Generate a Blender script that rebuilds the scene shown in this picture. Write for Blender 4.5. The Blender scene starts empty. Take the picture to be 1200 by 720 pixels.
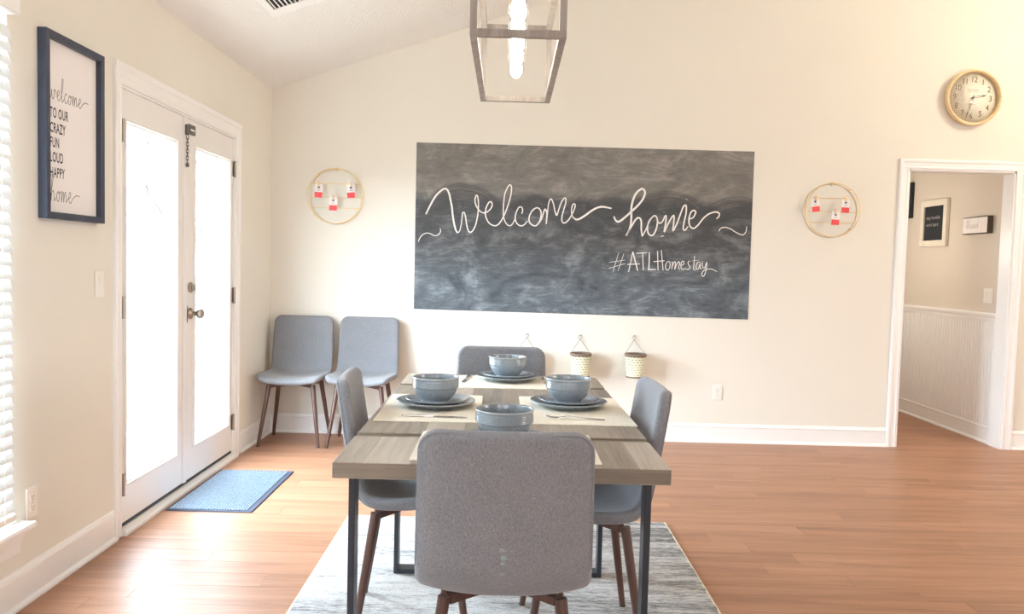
import bpy, bmesh, math, random
from mathutils import Vector, Matrix
random.seed(7)
PI = math.pi
scene = bpy.context.scene
COL = scene.collection

# ---------------------------------------------------------------- camera
XL, YB, CAMH = -1.751, 5.915, 1.2894
F, PITCH, YAW, ROLL = 935.3, 0.0527, 0.0067, 0.0256
cam_data = bpy.data.cameras.new('camera')
cam_data.sensor_width = 36.0
cam_data.lens = 36.0 * F / 1200.0
cam_data.clip_start = 0.05
cam = bpy.data.objects.new('camera', cam_data)
COL.objects.link(cam)
fwd = Vector((math.sin(YAW) * math.cos(PITCH), math.cos(YAW) * math.cos(PITCH), -math.sin(PITCH)))
rgt = Vector((math.cos(YAW), -math.sin(YAW), 0))
upv = rgt.cross(fwd)
r2 = math.cos(ROLL) * rgt + math.sin(ROLL) * upv
u2 = -math.sin(ROLL) * rgt + math.cos(ROLL) * upv
m = Matrix.Identity(4)
for i in range(3):
    m[i][0], m[i][1], m[i][2] = r2[i], u2[i], -fwd[i]
m.translation = Vector((0, 0, CAMH))
cam.matrix_world = m
scene.camera = cam

# ---------------------------------------------------------------- sky, lights, exposure
world = bpy.data.worlds.new('world')
scene.world = world
world.use_nodes = True
bgn = world.node_tree.nodes['Background']
bgn.inputs[0].default_value = (0.74, 0.88, 1.0, 1)
bgn.inputs[1].default_value = 30.0


def lamp(name, kind, loc, energy, color, rot=(0, 0, 0), **kw):
    d = bpy.data.lights.new(name, kind)
    d.energy, d.color = energy, color
    for k, v in kw.items():
        setattr(d, k, v)
    o = bpy.data.objects.new(name, d)
    o.location, o.rotation_euler = loc, rot
    COL.objects.link(o)
    return o


# unseen fill lamps added in front of the closed rear wall (behind the viewer) and the right hand wall
for wx in (-0.4, 2.6):
    lamp('rear_window_daylight', 'AREA', (wx, -3.45, 1.45), 40, (0.97, 0.98, 1.0), (PI / 2, 0, 0),
         shape='RECTANGLE', size=2.0, size_y=1.7)
lamp('right_window_daylight', 'AREA', (6.93, 1.6, 1.6), 75, (0.98, 0.98, 1.0), (PI / 2, 0, PI / 2),
     shape='RECTANGLE', size=2.2, size_y=1.7)
# warm lamp of the sitting area, out of frame on the right
lamp('sitting_area_lamp', 'POINT', (4.6, 4.4, 3.40), 62, (1.0, 0.88, 0.62), shadow_soft_size=0.16)
# fill lamp added to brighten the hallway, out of frame
lamp('hallway_wall_lamp', 'POINT', (2.80, 7.1, 1.55), 13, (1.0, 0.92, 0.82), shadow_soft_size=0.12)
# portals guide the sky light through the glazed openings on the left
for (y0, y1, z0, z1) in ((3.60, 5.13, 0.0, 2.06), (0.6, 2.84, 0.2, 2.15)):
    p = lamp('sky_portal', 'AREA', (XL - 0.19, (y0 + y1) / 2, (z0 + z1) / 2), 1, (1, 1, 1), (PI / 2, 0, -PI / 2),
             shape='RECTANGLE', size=y1 - y0, size_y=z1 - z0)
    p.data.cycles.is_portal = True
scene.view_settings.view_transform = 'Standard'
scene.view_settings.look = 'None'
scene.view_settings.gamma = 1.0
scene.view_settings.use_curve_mapping = False
scene.view_settings.exposure = 0.6
scene.cycles.use_denoising = True
scene.cycles.max_bounces = 10
scene.cycles.diffuse_bounces = 6
scene.cycles.transparent_max_bounces = 16
scene.cycles.sample_clamp_indirect = 8.0
scene.cycles.caustics_reflective = False
scene.cycles.caustics_refractive = False


# ---------------------------------------------------------------- materials
def new_mat(name):
    mt = bpy.data.materials.new(name)
    mt.use_nodes = True
    nt = mt.node_tree
    return mt, nt, nt.nodes['Principled BSDF'], nt.nodes['Material Output']


def N(nt, kind, **kw):
    n = nt.nodes.new(kind)
    for k, v in kw.items():
        if k.startswith('i_'):
            n.inputs[k[2:].replace('_', ' ')].default_value = v
        else:
            setattr(n, k, v)
    return n


def coords(nt, scale=(1, 1, 1), kind='Object', rot=(0, 0, 0)):
    tc = N(nt, 'ShaderNodeTexCoord')
    mp = N(nt, 'ShaderNodeMapping')
    mp.inputs['Scale'].default_value = scale
    mp.inputs['Rotation'].default_value = rot
    nt.links.new(tc.outputs[kind], mp.inputs['Vector'])
    return mp.outputs['Vector']


def noise(nt, vec, scale, detail=4, rough=0.55, dist=0.0):
    n = N(nt, 'ShaderNodeTexNoise')
    n.inputs['Scale'].default_value = scale
    n.inputs['Detail'].default_value = detail
    n.inputs['Roughness'].default_value = rough
    n.inputs['Distortion'].default_value = dist
    nt.links.new(vec, n.inputs['Vector'])
    return n.outputs['Fac']


def ramp(nt, fac, stops):
    r = N(nt, 'ShaderNodeValToRGB')
    el = r.color_ramp.elements
    while len(el) < len(stops):
        el.new(0.5)
    for e, (p, c) in zip(el, stops):
        e.position = p
        e.color = (*c, 1) if len(c) == 3 else c
    nt.links.new(fac, r.inputs['Fac'])
    return r.outputs['Color']


def mathn(nt, op, a, b=None, c=None, clamp=False):
    n = N(nt, 'ShaderNodeMath', operation=op, use_clamp=clamp)
    for i, v in enumerate((a, b, c)):
        if v is None:
            continue
        if isinstance(v, (int, float)):
            n.inputs[i].default_value = v
        else:
            nt.links.new(v, n.inputs[i])
    return n.outputs[0]


def mixc(nt, fac, a, b, mode='MIX'):
    n = N(nt, 'ShaderNodeMix', data_type='RGBA', blend_type=mode)
    for sock, v in ((n.inputs[0], fac), (n.inputs[6], a), (n.inputs[7], b)):
        if isinstance(v, (int, float)):
            sock.default_value = v
        elif isinstance(v, tuple):
            sock.default_value = (*v, 1) if len(v) == 3 else v
        else:
            nt.links.new(v, sock)
    return n.outputs[2]


def bump(nt, height, bs, strength=0.2, dist=0.01):
    b = N(nt, 'ShaderNodeBump')
    b.inputs['Strength'].default_value = strength
    b.inputs['Distance'].default_value = dist
    nt.links.new(height, b.inputs['Height'])
    nt.links.new(b.outputs['Normal'], bs.inputs['Normal'])


def simple(name, color, rough=0.5, metal=0.0, var=0.06, scale=8.0, bmp=0.0, bscale=60.0, coat=0.0):
    mt, nt, bs, out = new_mat(name)
    v = coords(nt)
    f = noise(nt, v, scale)
    lo = tuple(max(0, c * (1 - var)) for c in color)
    hi = tuple(min(1, c * (1 + var)) for c in color)
    nt.links.new(ramp(nt, f, [(0.3, lo), (0.7, hi)]), bs.inputs['Base Color'])
    bs.inputs['Roughness'].default_value = rough
    bs.inputs['Metallic'].default_value = metal
    bs.inputs['Coat Weight'].default_value = coat
    if bmp:
        bump(nt, noise(nt, v, bscale, 3), bs, bmp, 0.004)
    return mt


M = {}
M['wall'] = simple('wall_paint', (0.755, 0.728, 0.655), 0.75, var=0.015, scale=1.2, bmp=0.06, bscale=220)
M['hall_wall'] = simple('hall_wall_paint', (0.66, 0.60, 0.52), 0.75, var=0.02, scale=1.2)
M['trim'] = simple('white_trim_paint', (0.85, 0.85, 0.84), 0.35, var=0.015, scale=3)
M['door_paint'] = simple('door_paint', (0.80, 0.79, 0.77), 0.35, var=0.015, scale=3)
M['plastic'] = simple('white_plastic', (0.82, 0.79, 0.73), 0.3, var=0.02)
M['slot'] = simple('dark_slot', (0.05, 0.045, 0.04), 0.6)
M['cutlery'] = simple('table_steel', (0.74, 0.72, 0.69), 0.22, metal=1.0, var=0.02)
M['steel'] = simple('brushed_nickel', (0.36, 0.32, 0.28), 0.32, metal=1.0, var=0.1, scale=30)
M['chain'] = simple('dark_chain_metal', (0.13, 0.12, 0.11), 0.4, metal=0.8, var=0.1)
M['black_steel'] = simple('black_powder_coat', (0.022, 0.026, 0.036), 0.38, var=0.1)
M['walnut'] = None
M['frame_navy'] = simple('navy_black_frame', (0.035, 0.045, 0.075), 0.45, var=0.12, scale=20)
M['paper'] = simple('white_paper', (0.83, 0.80, 0.79), 0.6, var=0.01)
M['ink'] = simple('black_ink', (0.02, 0.02, 0.02), 0.7)
M['gold'] = simple('pale_gold_wire', (0.78, 0.60, 0.30), 0.35, metal=0.7, var=0.05)
M['red'] = simple('coral_red_print', (0.72, 0.07, 0.075), 0.6)
M['star'] = simple('slate_print', (0.10, 0.10, 0.18), 0.6)
M['ceramic'] = None
M['thread'] = simple('piping_thread', (0.21, 0.21, 0.23), 0.8)


def mat_ceiling():
    mt, nt, bs, out = new_mat('textured_ceiling')
    v = coords(nt)
    bs.inputs['Base Color'].default_value = (0.85, 0.84, 0.81, 1)
    bs.inputs['Roughness'].default_value = 0.85
    n = noise(nt, v, 24, 4, 0.6, 2.2)
    r = ramp(nt, n, [(0.46, (0, 0, 0)), (0.54, (1, 1, 1))])
    bump(nt, r, bs, 0.5, 0.010)
    return mt


def wood(name, dark, mid, light, axis, scale=1.0, rough=0.4, rnd=0.0, coat=0.0, spec=0.5, contrast=1.0):
    """Grain stretched along one local axis; rnd = per-object tone shift."""
    mt, nt, bs, out = new_mat(name)
    st = [14.0 * scale] * 3
    st[axis] = 0.9 * scale
    tc = N(nt, 'ShaderNodeTexCoord')
    oi = N(nt, 'ShaderNodeObjectInfo')
    off = N(nt, 'ShaderNodeVectorMath', operation='SCALE')
    off.inputs[0].default_value = (37, 91, 13)
    nt.links.new(oi.outputs['Random'], off.inputs['Scale'])
    add = N(nt, 'ShaderNodeVectorMath', operation='ADD')
    nt.links.new(tc.outputs['Object'], add.inputs[0])
    nt.links.new(off.outputs[0], add.inputs[1])
    mp = N(nt, 'ShaderNodeMapping')
    mp.inputs['Scale'].default_value = st
    nt.links.new(add.outputs[0], mp.inputs['Vector'])
    g1 = noise(nt, mp.outputs[0], 1.0, 5, 0.6, 0.8)
    g2 = noise(nt, mp.outputs[0], 5.0, 3, 0.6, 0.2)
    f = mathn(nt, 'ADD', mathn(nt, 'MULTIPLY', g1, 0.7), mathn(nt, 'MULTIPLY', g2, 0.3))
    if rnd:
        f = mathn(nt, 'ADD', f, mathn(nt, 'MULTIPLY', mathn(nt, 'SUBTRACT', oi.outputs['Random'], 0.5), rnd))
    c = ramp(nt, f, [(0.30, dark), (0.5, mid), (0.72, light)])
    nt.links.new(c, bs.inputs['Base Color'])
    bs.inputs['Roughness'].default_value = rough
    bs.inputs['Coat Weight'].default_value = coat
    bs.inputs['Coat Roughness'].default_value = 0.25
    bs.inputs['Specular IOR Level'].default_value = spec
    bump(nt, g2, bs, 0.06, 0.002)
    return mt


M['ceiling'] = mat_ceiling()
M['plank'] = wood('hardwood_plank', (0.255, 0.120, 0.070), (0.375, 0.188, 0.110), (0.47, 0.252, 0.156), 0, 1.0, 0.40, rnd=0.10, spec=0.33)
M['floor_base'] = wood('hardwood_beyond', (0.255, 0.120, 0.070), (0.375, 0.188, 0.110), (0.47, 0.252, 0.156), 0, 1.0, 0.40, spec=0.33)
M['walnut'] = wood('walnut_leg', (0.060, 0.026, 0.018), (0.085, 0.040, 0.030), (0.14, 0.068, 0.05), 2, 2.0, 0.35)
M['lantern'] = wood('weathered_lantern_wood', (0.20, 0.172, 0.15), (0.30, 0.262, 0.23), (0.40, 0.36, 0.32), 2, 2.0, 0.6)
M['clock_wood'] = wood('pale_clock_wood', (0.66, 0.46, 0.24), (0.78, 0.58, 0.33), (0.84, 0.66, 0.42), 0, 2.0, 0.45)
M['table_wood_x'] = wood('greywashed_oak_edge', (0.145, 0.118, 0.088), (0.225, 0.188, 0.146), (0.30, 0.258, 0.205), 0, 1.6, 0.42)


def mat_table():
    """Grey washed oak: printed boards along local y, each with its own tone."""
    mt, nt, bs, out = new_mat('greywashed_oak_top')
    tc = N(nt, 'ShaderNodeTexCoord')
    sx = N(nt, 'ShaderNodeSeparateXYZ')
    nt.links.new(tc.outputs['Object'], sx.inputs[0])
    cell = mathn(nt, 'FLOOR', mathn(nt, 'MULTIPLY', mathn(nt, 'ADD', sx.outputs['X'], 10.0), 8.2))
    wn = N(nt, 'ShaderNodeTexWhiteNoise', noise_dimensions='1D')
    oi = N(nt, 'ShaderNodeObjectInfo')
    nt.links.new(mathn(nt, 'ADD', cell, mathn(nt, 'MULTIPLY', oi.outputs['Random'], 57.0)), wn.inputs['W'])
    mp = N(nt, 'ShaderNodeMapping')
    mp.inputs['Scale'].default_value = (26, 1.7, 26)
    nt.links.new(tc.outputs['Object'], mp.inputs['Vector'])
    g1 = noise(nt, mp.outputs[0], 1.0, 5, 0.62, 0.7)
    g2 = noise(nt, mp.outputs[0], 4.0, 3, 0.6)
    f = mathn(nt, 'ADD', mathn(nt, 'MULTIPLY', g1, 0.65), mathn(nt, 'MULTIPLY', g2, 0.35))
    f = mathn(nt, 'ADD', f, mathn(nt, 'MULTIPLY', mathn(nt, 'SUBTRACT', wn.outputs['Value'], 0.5), 0.34))
    c = ramp(nt, f, [(0.25, (0.18, 0.147, 0.115)), (0.5, (0.33, 0.282, 0.228)), (0.75, (0.49, 0.43, 0.36))])
    nt.links.new(c, bs.inputs['Base Color'])
    bs.inputs['Roughness'].default_value = 0.38
    bump(nt, g2, bs, 0.06, 0.002)
    return mt


M['table_top'] = mat_table()


def mat_fabric():
    mt, nt, bs, out = new_mat('grey_heathered_fabric')
    v = coords(nt)
    a = noise(nt, coords(nt, (1, 1, 0.12)), 620, 2, 0.6)
    b = noise(nt, coords(nt, (0.25, 0.25, 1)), 620, 2, 0.6)
    big = noise(nt, v, 9, 4)
    f = mathn(nt, 'ADD', mathn(nt, 'MULTIPLY', a, 0.6), mathn(nt, 'MULTIPLY', b, 0.4))
    c = ramp(nt, f, [(0.34, (0.130, 0.136, 0.152)), (0.5, (0.216, 0.222, 0.244)), (0.66, (0.32, 0.327, 0.352))])
    c2 = mixc(nt, 0.25, c, ramp(nt, big, [(0.3, (0.185, 0.190, 0.212)), (0.7, (0.262, 0.265, 0.282))]))
    nt.links.new(c2, bs.inputs['Base Color'])
    bs.inputs['Roughness'].default_value = 0.9
    bs.inputs['Sheen Weight'].default_value = 0.25
    bs.inputs['Specular IOR Level'].default_value = 0.2
    bump(nt, f, bs, 0.3, 0.0012)
    return mt


M['fabric'] = mat_fabric()


def mat_ceramic():
    mt, nt, bs, out = new_mat('speckled_blue_grey_stoneware')
    v = coords(nt)
    s = noise(nt, v, 260, 2)
    c = ramp(nt, s, [(0.30, (0.15, 0.18, 0.205)), (0.42, (0.25, 0.29, 0.325)), (0.66, (0.28, 0.32, 0.355)), (0.76, (0.42, 0.45, 0.47))])
    nt.links.new(c, bs.inputs['Base Color'])
    bs.inputs['Roughness'].default_value = 0.12
    bs.inputs['Coat Weight'].default_value = 0.4
    bs.inputs['Coat Roughness'].default_value = 0.05
    return mt


M['ceramic'] = mat_ceramic()
M['rim'] = simple('worn_glaze_rim', (0.42, 0.46, 0.48), 0.2)


def mat_placemat():
    mt, nt, bs, out = new_mat('woven_cream_placemat')
    a = noise(nt, coords(nt, (1, 8, 1)), 60, 3)
    b = noise(nt, coords(nt, (8, 1, 1)), 60, 3)
    f = mathn(nt, 'ADD', mathn(nt, 'MULTIPLY', a, 0.5), mathn(nt, 'MULTIPLY', b, 0.5))
    nt.links.new(ramp(nt, f, [(0.35, (0.68, 0.635, 0.52)), (0.6, (0.88, 0.84, 0.73))]), bs.inputs['Base Color'])
    bs.inputs['Roughness'].default_value = 0.8
    bump(nt, f, bs, 0.5, 0.002)
    return mt


M['placemat'] = mat_placemat()


def mat_rug():
    mt, nt, bs, out = new_mat('distressed_rug')
    v = coords(nt)
    st = noise(nt, coords(nt, (3.2, 30, 1)), 1.0, 6, 0.72, 0.5)
    st2 = noise(nt, coords(nt, (26, 120, 1)), 1.0, 4, 0.75)
    zone = noise(nt, coords(nt, (0.9, 4.5, 1)), 1.3, 3, 0.5)
    tc = N(nt, 'ShaderNodeTexCoord')
    sx = N(nt, 'ShaderNodeSeparateXYZ')
    nt.links.new(tc.outputs['Object'], sx.inputs[0])
    # the pattern is sparse on the left and dense towards the right of the rug
    side = mathn(nt, 'MULTIPLY', sx.outputs['X'], 0.06)
    f = mathn(nt, 'ADD', mathn(nt, 'MULTIPLY', st, 0.5), mathn(nt, 'MULTIPLY', st2, 0.5))
    f = mathn(nt, 'ADD', mathn(nt, 'ADD', f, mathn(nt, 'MULTIPLY', mathn(nt, 'SUBTRACT', zone, 0.5), 0.42)), side)
    c = ramp(nt, f, [(0.43, (0.61, 0.60, 0.59)), (0.49, (0.50, 0.49, 0.475)), (0.57, (0.26, 0.25, 0.242)), (0.65, (0.10, 0.092, 0.09))])
    spk = noise(nt, coords(nt, (1, 1.8, 1)), 95, 3, 0.7)
    c = mixc(nt, ramp(nt, spk, [(0.5, (0, 0, 0)), (0.66, (0.7, 0.7, 0.7))]), c, (0.30, 0.31, 0.33))
    warm = noise(nt, v, 2.2, 3)
    c = mixc(nt, ramp(nt, warm, [(0.55, (0, 0, 0)), (0.72, (0.5, 0.5, 0.5))]), c, (0.80, 0.72, 0.58), 'MULTIPLY')
    nt.links.new(c, bs.inputs['Base Color'])
    bs.inputs['Roughness'].default_value = 0.95
    bs.inputs['Specular IOR Level'].default_value = 0.1
    bump(nt, noise(nt, v, 240, 3, 0.7), bs, 0.6, 0.006)
    return mt


M['rug'] = mat_rug()
M['rug_edge'] = simple('rug_binding', (0.72, 0.65, 0.50), 0.9, bmp=0.3, bscale=300)
M['mat_rib'] = simple('blue_grey_mat_rib', (0.36, 0.46, 0.58), 0.9, var=0.35, scale=160, bmp=0.4, bscale=400)
M['mat_base'] = simple('navy_mat_rubber', (0.035, 0.045, 0.08), 0.7, var=0.1)


def mat_board():
    """Matte blackboard with chalk dust left by the eraser (stains of the board itself)."""
    mt, nt, bs, out = new_mat('smeared_blackboard')
    v = coords(nt)
    tc = N(nt, 'ShaderNodeTexCoord')
    sx = N(nt, 'ShaderNodeSeparateXYZ')
    nt.links.new(tc.outputs['Object'], sx.inputs[0])
    z = sx.outputs['Z']
    x = sx.outputs['X']
    # dusty untouched band on top; below it the eraser was swung in arcs that left ringed, darker sweeps
    wob = mathn(nt, 'MULTIPLY', mathn(nt, 'SUBTRACT', noise(nt, v, 3.2, 4), 0.5), 0.22)
    band = mathn(nt, 'MULTIPLY', mathn(nt, 'SUBTRACT', mathn(nt, 'ADD', z, wob), 0.205), 16.0, clamp=True)
    sweep = None
    for (cx, cz, rad, fr) in ((-0.89, 0.00, 0.35, 150), (-0.36, 0.02, 0.25, 190), (0.20, 0.00, 0.275, 170), (0.62, -0.04, 0.37, 140), (1.13, -0.06, 0.36, 160)):
        dx = mathn(nt, 'SUBTRACT', x, cx)
        dz = mathn(nt, 'SUBTRACT', z, cz)
        r = mathn(nt, 'SQRT', mathn(nt, 'ADD', mathn(nt, 'MULTIPLY', dx, dx), mathn(nt, 'MULTIPLY', dz, dz)))
        r = mathn(nt, 'ADD', r, mathn(nt, 'MULTIPLY', wob, 0.25))
        n1 = N(nt, 'ShaderNodeTexNoise', noise_dimensions='1D')
        n1.inputs['Scale'].default_value = fr * 0.5
        n1.inputs['Detail'].default_value = 3
        nt.links.new(r, n1.inputs['W'])
        mk = mathn(nt, 'MULTIPLY', mathn(nt, 'SUBTRACT', rad, r), 28.0, clamp=True)
        mk = mathn(nt, 'MULTIPLY', mk, mathn(nt, 'MULTIPLY', mathn(nt, 'SUBTRACT', mathn(nt, 'SUBTRACT', r, rad * 0.35), 0.0), 9.0, clamp=True))
        mk = mathn(nt, 'MULTIPLY', mk, mathn(nt, 'MULTIPLY', mathn(nt, 'ADD', dz, 0.05), 12.0, clamp=True))
        mk = mathn(nt, 'MULTIPLY', mk, mathn(nt, 'ADD', -0.35, mathn(nt, 'MULTIPLY', n1.outputs['Fac'], 2.3)), clamp=True)
        sweep = mk if sweep is None else mathn(nt, 'MAXIMUM', sweep, mk)
    low = mathn(nt, 'MULTIPLY', mathn(nt, 'SUBTRACT', -0.10, z), 3.2, clamp=True)
    swirl = noise(nt, coords(nt, (1.2, 1, 2.2)), 2.2, 8, 0.68, 1.9)
    hair = noise(nt, coords(nt, (2.5, 1, 14)), 2.2, 6, 0.72, 1.6)
    blot = noise(nt, coords(nt, (1, 1, 1.5)), 4.5, 5, 0.6, 0.6)
    dust = mathn(nt, 'ADD', mathn(nt, 'MULTIPLY', swirl, 0.5), mathn(nt, 'ADD', mathn(nt, 'MULTIPLY', hair, 0.25), mathn(nt, 'MULTIPLY', blot, 0.25)))
    base = ramp(nt, dust, [(0.38, (0.024, 0.027, 0.030)), (0.50, (0.060, 0.064, 0.068)), (0.60, (0.15, 0.155, 0.16))])
    top = ramp(nt, dust, [(0.36, (0.105, 0.098, 0.088)), (0.50, (0.175, 0.165, 0.15)), (0.62, (0.29, 0.275, 0.25))])
    low_sheen = ramp(nt, dust, [(0.38, (0.045, 0.060, 0.074)), (0.50, (0.105, 0.13, 0.152)), (0.61, (0.25, 0.29, 0.32))])  # bluish sky sheen painted into the dust colour low on the board
    c = mixc(nt, band, base, top)
    c = mixc(nt, mathn(nt, 'MULTIPLY', low, 0.85), c, low_sheen)
    c = mixc(nt, mathn(nt, 'MULTIPLY', sweep, 0.8), c, (0.040, 0.042, 0.044))
    chalkdot = noise(nt, v, 70, 2)
    c = mixc(nt, ramp(nt, chalkdot, [(0.74, (0, 0, 0)), (0.80, (0.5, 0.5, 0.5))]), c, (0.4, 0.4, 0.39))
    nt.links.new(c, bs.inputs['Base Color'])
    bs.inputs['Roughness'].default_value = 0.55
    return mt


M['board'] = mat_board()


def mat_chalk():
    mt, nt, bs, out = new_mat('white_chalk')
    f = noise(nt, coords(nt), 190, 3, 0.7)
    nt.links.new(ramp(nt, f, [(0.33, (0.42, 0.40, 0.37)), (0.5, (0.82, 0.80, 0.76))]), bs.inputs['Base Color'])
    bs.inputs['Roughness'].default_value = 0.95
    return mt


M['chalk'] = mat_chalk()


def mat_glass(name, tint=(1, 1, 1), base_refl=0.06):
    """Thin clear sheet: lets straight light through, mirrors a little."""
    mt, nt, bs, out = new_mat(name)
    nt.nodes.remove(bs)
    tr = N(nt, 'ShaderNodeBsdfTransparent')
    tr.inputs[0].default_value = (*tint, 1)
    gl = N(nt, 'ShaderNodeBsdfGlossy')
    gl.inputs['Roughness'].default_value = 0.02
    fr = N(nt, 'ShaderNodeLayerWeight')
    fr.inputs['Blend'].default_value = 0.25
    mx = N(nt, 'ShaderNodeMixShader')
    nt.links.new(mathn(nt, 'MULTIPLY', fr.outputs['Fresnel'], 0.35), mx.inputs[0])
    nt.links.new(tr.outputs[0], mx.inputs[1])
    nt.links.new(gl.outputs[0], mx.inputs[2])
    nt.links.new(mx.outputs[0], out.inputs['Surface'])
    return mt


M['glass'] = mat_glass('window_glass')


def mat_emit(name, color, strength):
    mt, nt, bs, out = new_mat(name)
    bs.inputs['Base Color'].default_value = (*color, 1)
    bs.inputs['Emission Color'].default_value = (*color, 1)
    bs.inputs['Emission Strength'].default_value = strength
    return mt


M['bulb'] = mat_emit('glowing_filament', (1.0, 0.93, 0.80), 22.0)
M['bulb_glass'] = mat_glass('bulb_glass')


def mat_slat():
    mt, nt, bs, out = new_mat('white_blind_slat')
    bs.inputs['Base Color'].default_value = (0.84, 0.90, 0.93, 1)
    bs.inputs['Roughness'].default_value = 0.5
    tl = N(nt, 'ShaderNodeBsdfTranslucent')
    tl.inputs[0].default_value = (0.80, 0.88, 0.92, 1)
    mx = N(nt, 'ShaderNodeMixShader')
    mx.inputs[0].default_value = 0.02
    nt.links.new(bs.outputs[0], mx.inputs[1])
    nt.links.new(tl.outputs[0], mx.inputs[2])
    nt.links.new(mx.outputs[0], out.inputs['Surface'])
    return mt


M['slat'] = mat_slat()


def mat_bucket():
    """Cream tin with staggered green-brown dashes printed round it (uv: u round, v up)."""
    mt, nt, bs, out = new_mat('cream_tin_with_printed_dashes')
    tc = N(nt, 'ShaderNodeTexCoord')
    sx = N(nt, 'ShaderNodeSeparateXYZ')
    nt.links.new(tc.outputs['UV'], sx.inputs[0])
    jit = mathn(nt, 'MULTIPLY', noise(nt, coords(nt), 60, 2), 0.5)
    vv = mathn(nt, 'ADD', mathn(nt, 'MULTIPLY', sx.outputs['Y'], 8.5), jit)
    row = mathn(nt, 'FLOOR', vv)
    uu = mathn(nt, 'ADD', mathn(nt, 'MULTIPLY', sx.outputs['X'], 17.0), mathn(nt, 'MULTIPLY', row, 0.43))
    dx = mathn(nt, 'ABSOLUTE', mathn(nt, 'SUBTRACT', mathn(nt, 'FRACT', uu), 0.5))
    dy = mathn(nt, 'ABSOLUTE', mathn(nt, 'SUBTRACT', mathn(nt, 'FRACT', vv), 0.5))
    mk = mathn(nt, 'MULTIPLY', mathn(nt, 'LESS_THAN', dx, 0.30), mathn(nt, 'LESS_THAN', dy, 0.17))
    c = mixc(nt, mathn(nt, 'MULTIPLY', mk, 0.8), (0.68, 0.66, 0.50), (0.20, 0.21, 0.12))
    nt.links.new(c, bs.inputs['Base Color'])
    bs.inputs['Roughness'].default_value = 0.5
    return mt


M['bucket'] = mat_bucket()
M['bucket_rim'] = simple('brown_tin_rim', (0.20, 0.135, 0.10), 0.5)
M['wire'] = simple('dull_wire', (0.16, 0.14, 0.13), 0.45, metal=0.6)
M['clock_face'] = simple('cream_clock_face', (0.86, 0.81, 0.68), 0.55, var=0.02)
M['hand'] = simple('grey_clock_hand', (0.13, 0.13, 0.11), 0.4, metal=0.4)
M['numeral'] = simple('grey_brown_numeral', (0.10, 0.095, 0.08), 0.6)
M['print_faint'] = simple('faint_print', (0.50, 0.44, 0.34), 0.6)
M['print_grey'] = simple('pale_grey_print', (0.40, 0.38, 0.37), 0.6)
M['hall_white'] = simple('cream_white_frame', (0.74, 0.70, 0.60), 0.5)
M['hall_black'] = simple('letterboard_black', (0.012, 0.017, 0.022), 0.7)
M['hall_brown'] = simple('dark_brown_box_side', (0.075, 0.058, 0.035), 0.6)
M['grass'] = simple('dry_lawn', (0.030, 0.0285, 0.017), 0.95, var=0.6, scale=2.5)
M['bark'] = simple('grey_bark', (0.036, 0.033, 0.027), 0.9, var=0.2)
M['leaf'] = simple('spring_leaf', (0.022, 0.024, 0.014), 0.8, var=0.3)
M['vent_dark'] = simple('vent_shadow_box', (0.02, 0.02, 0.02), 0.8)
M['rubber'] = simple('dark_weatherstrip', (0.06, 0.065, 0.075), 0.7)


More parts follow.
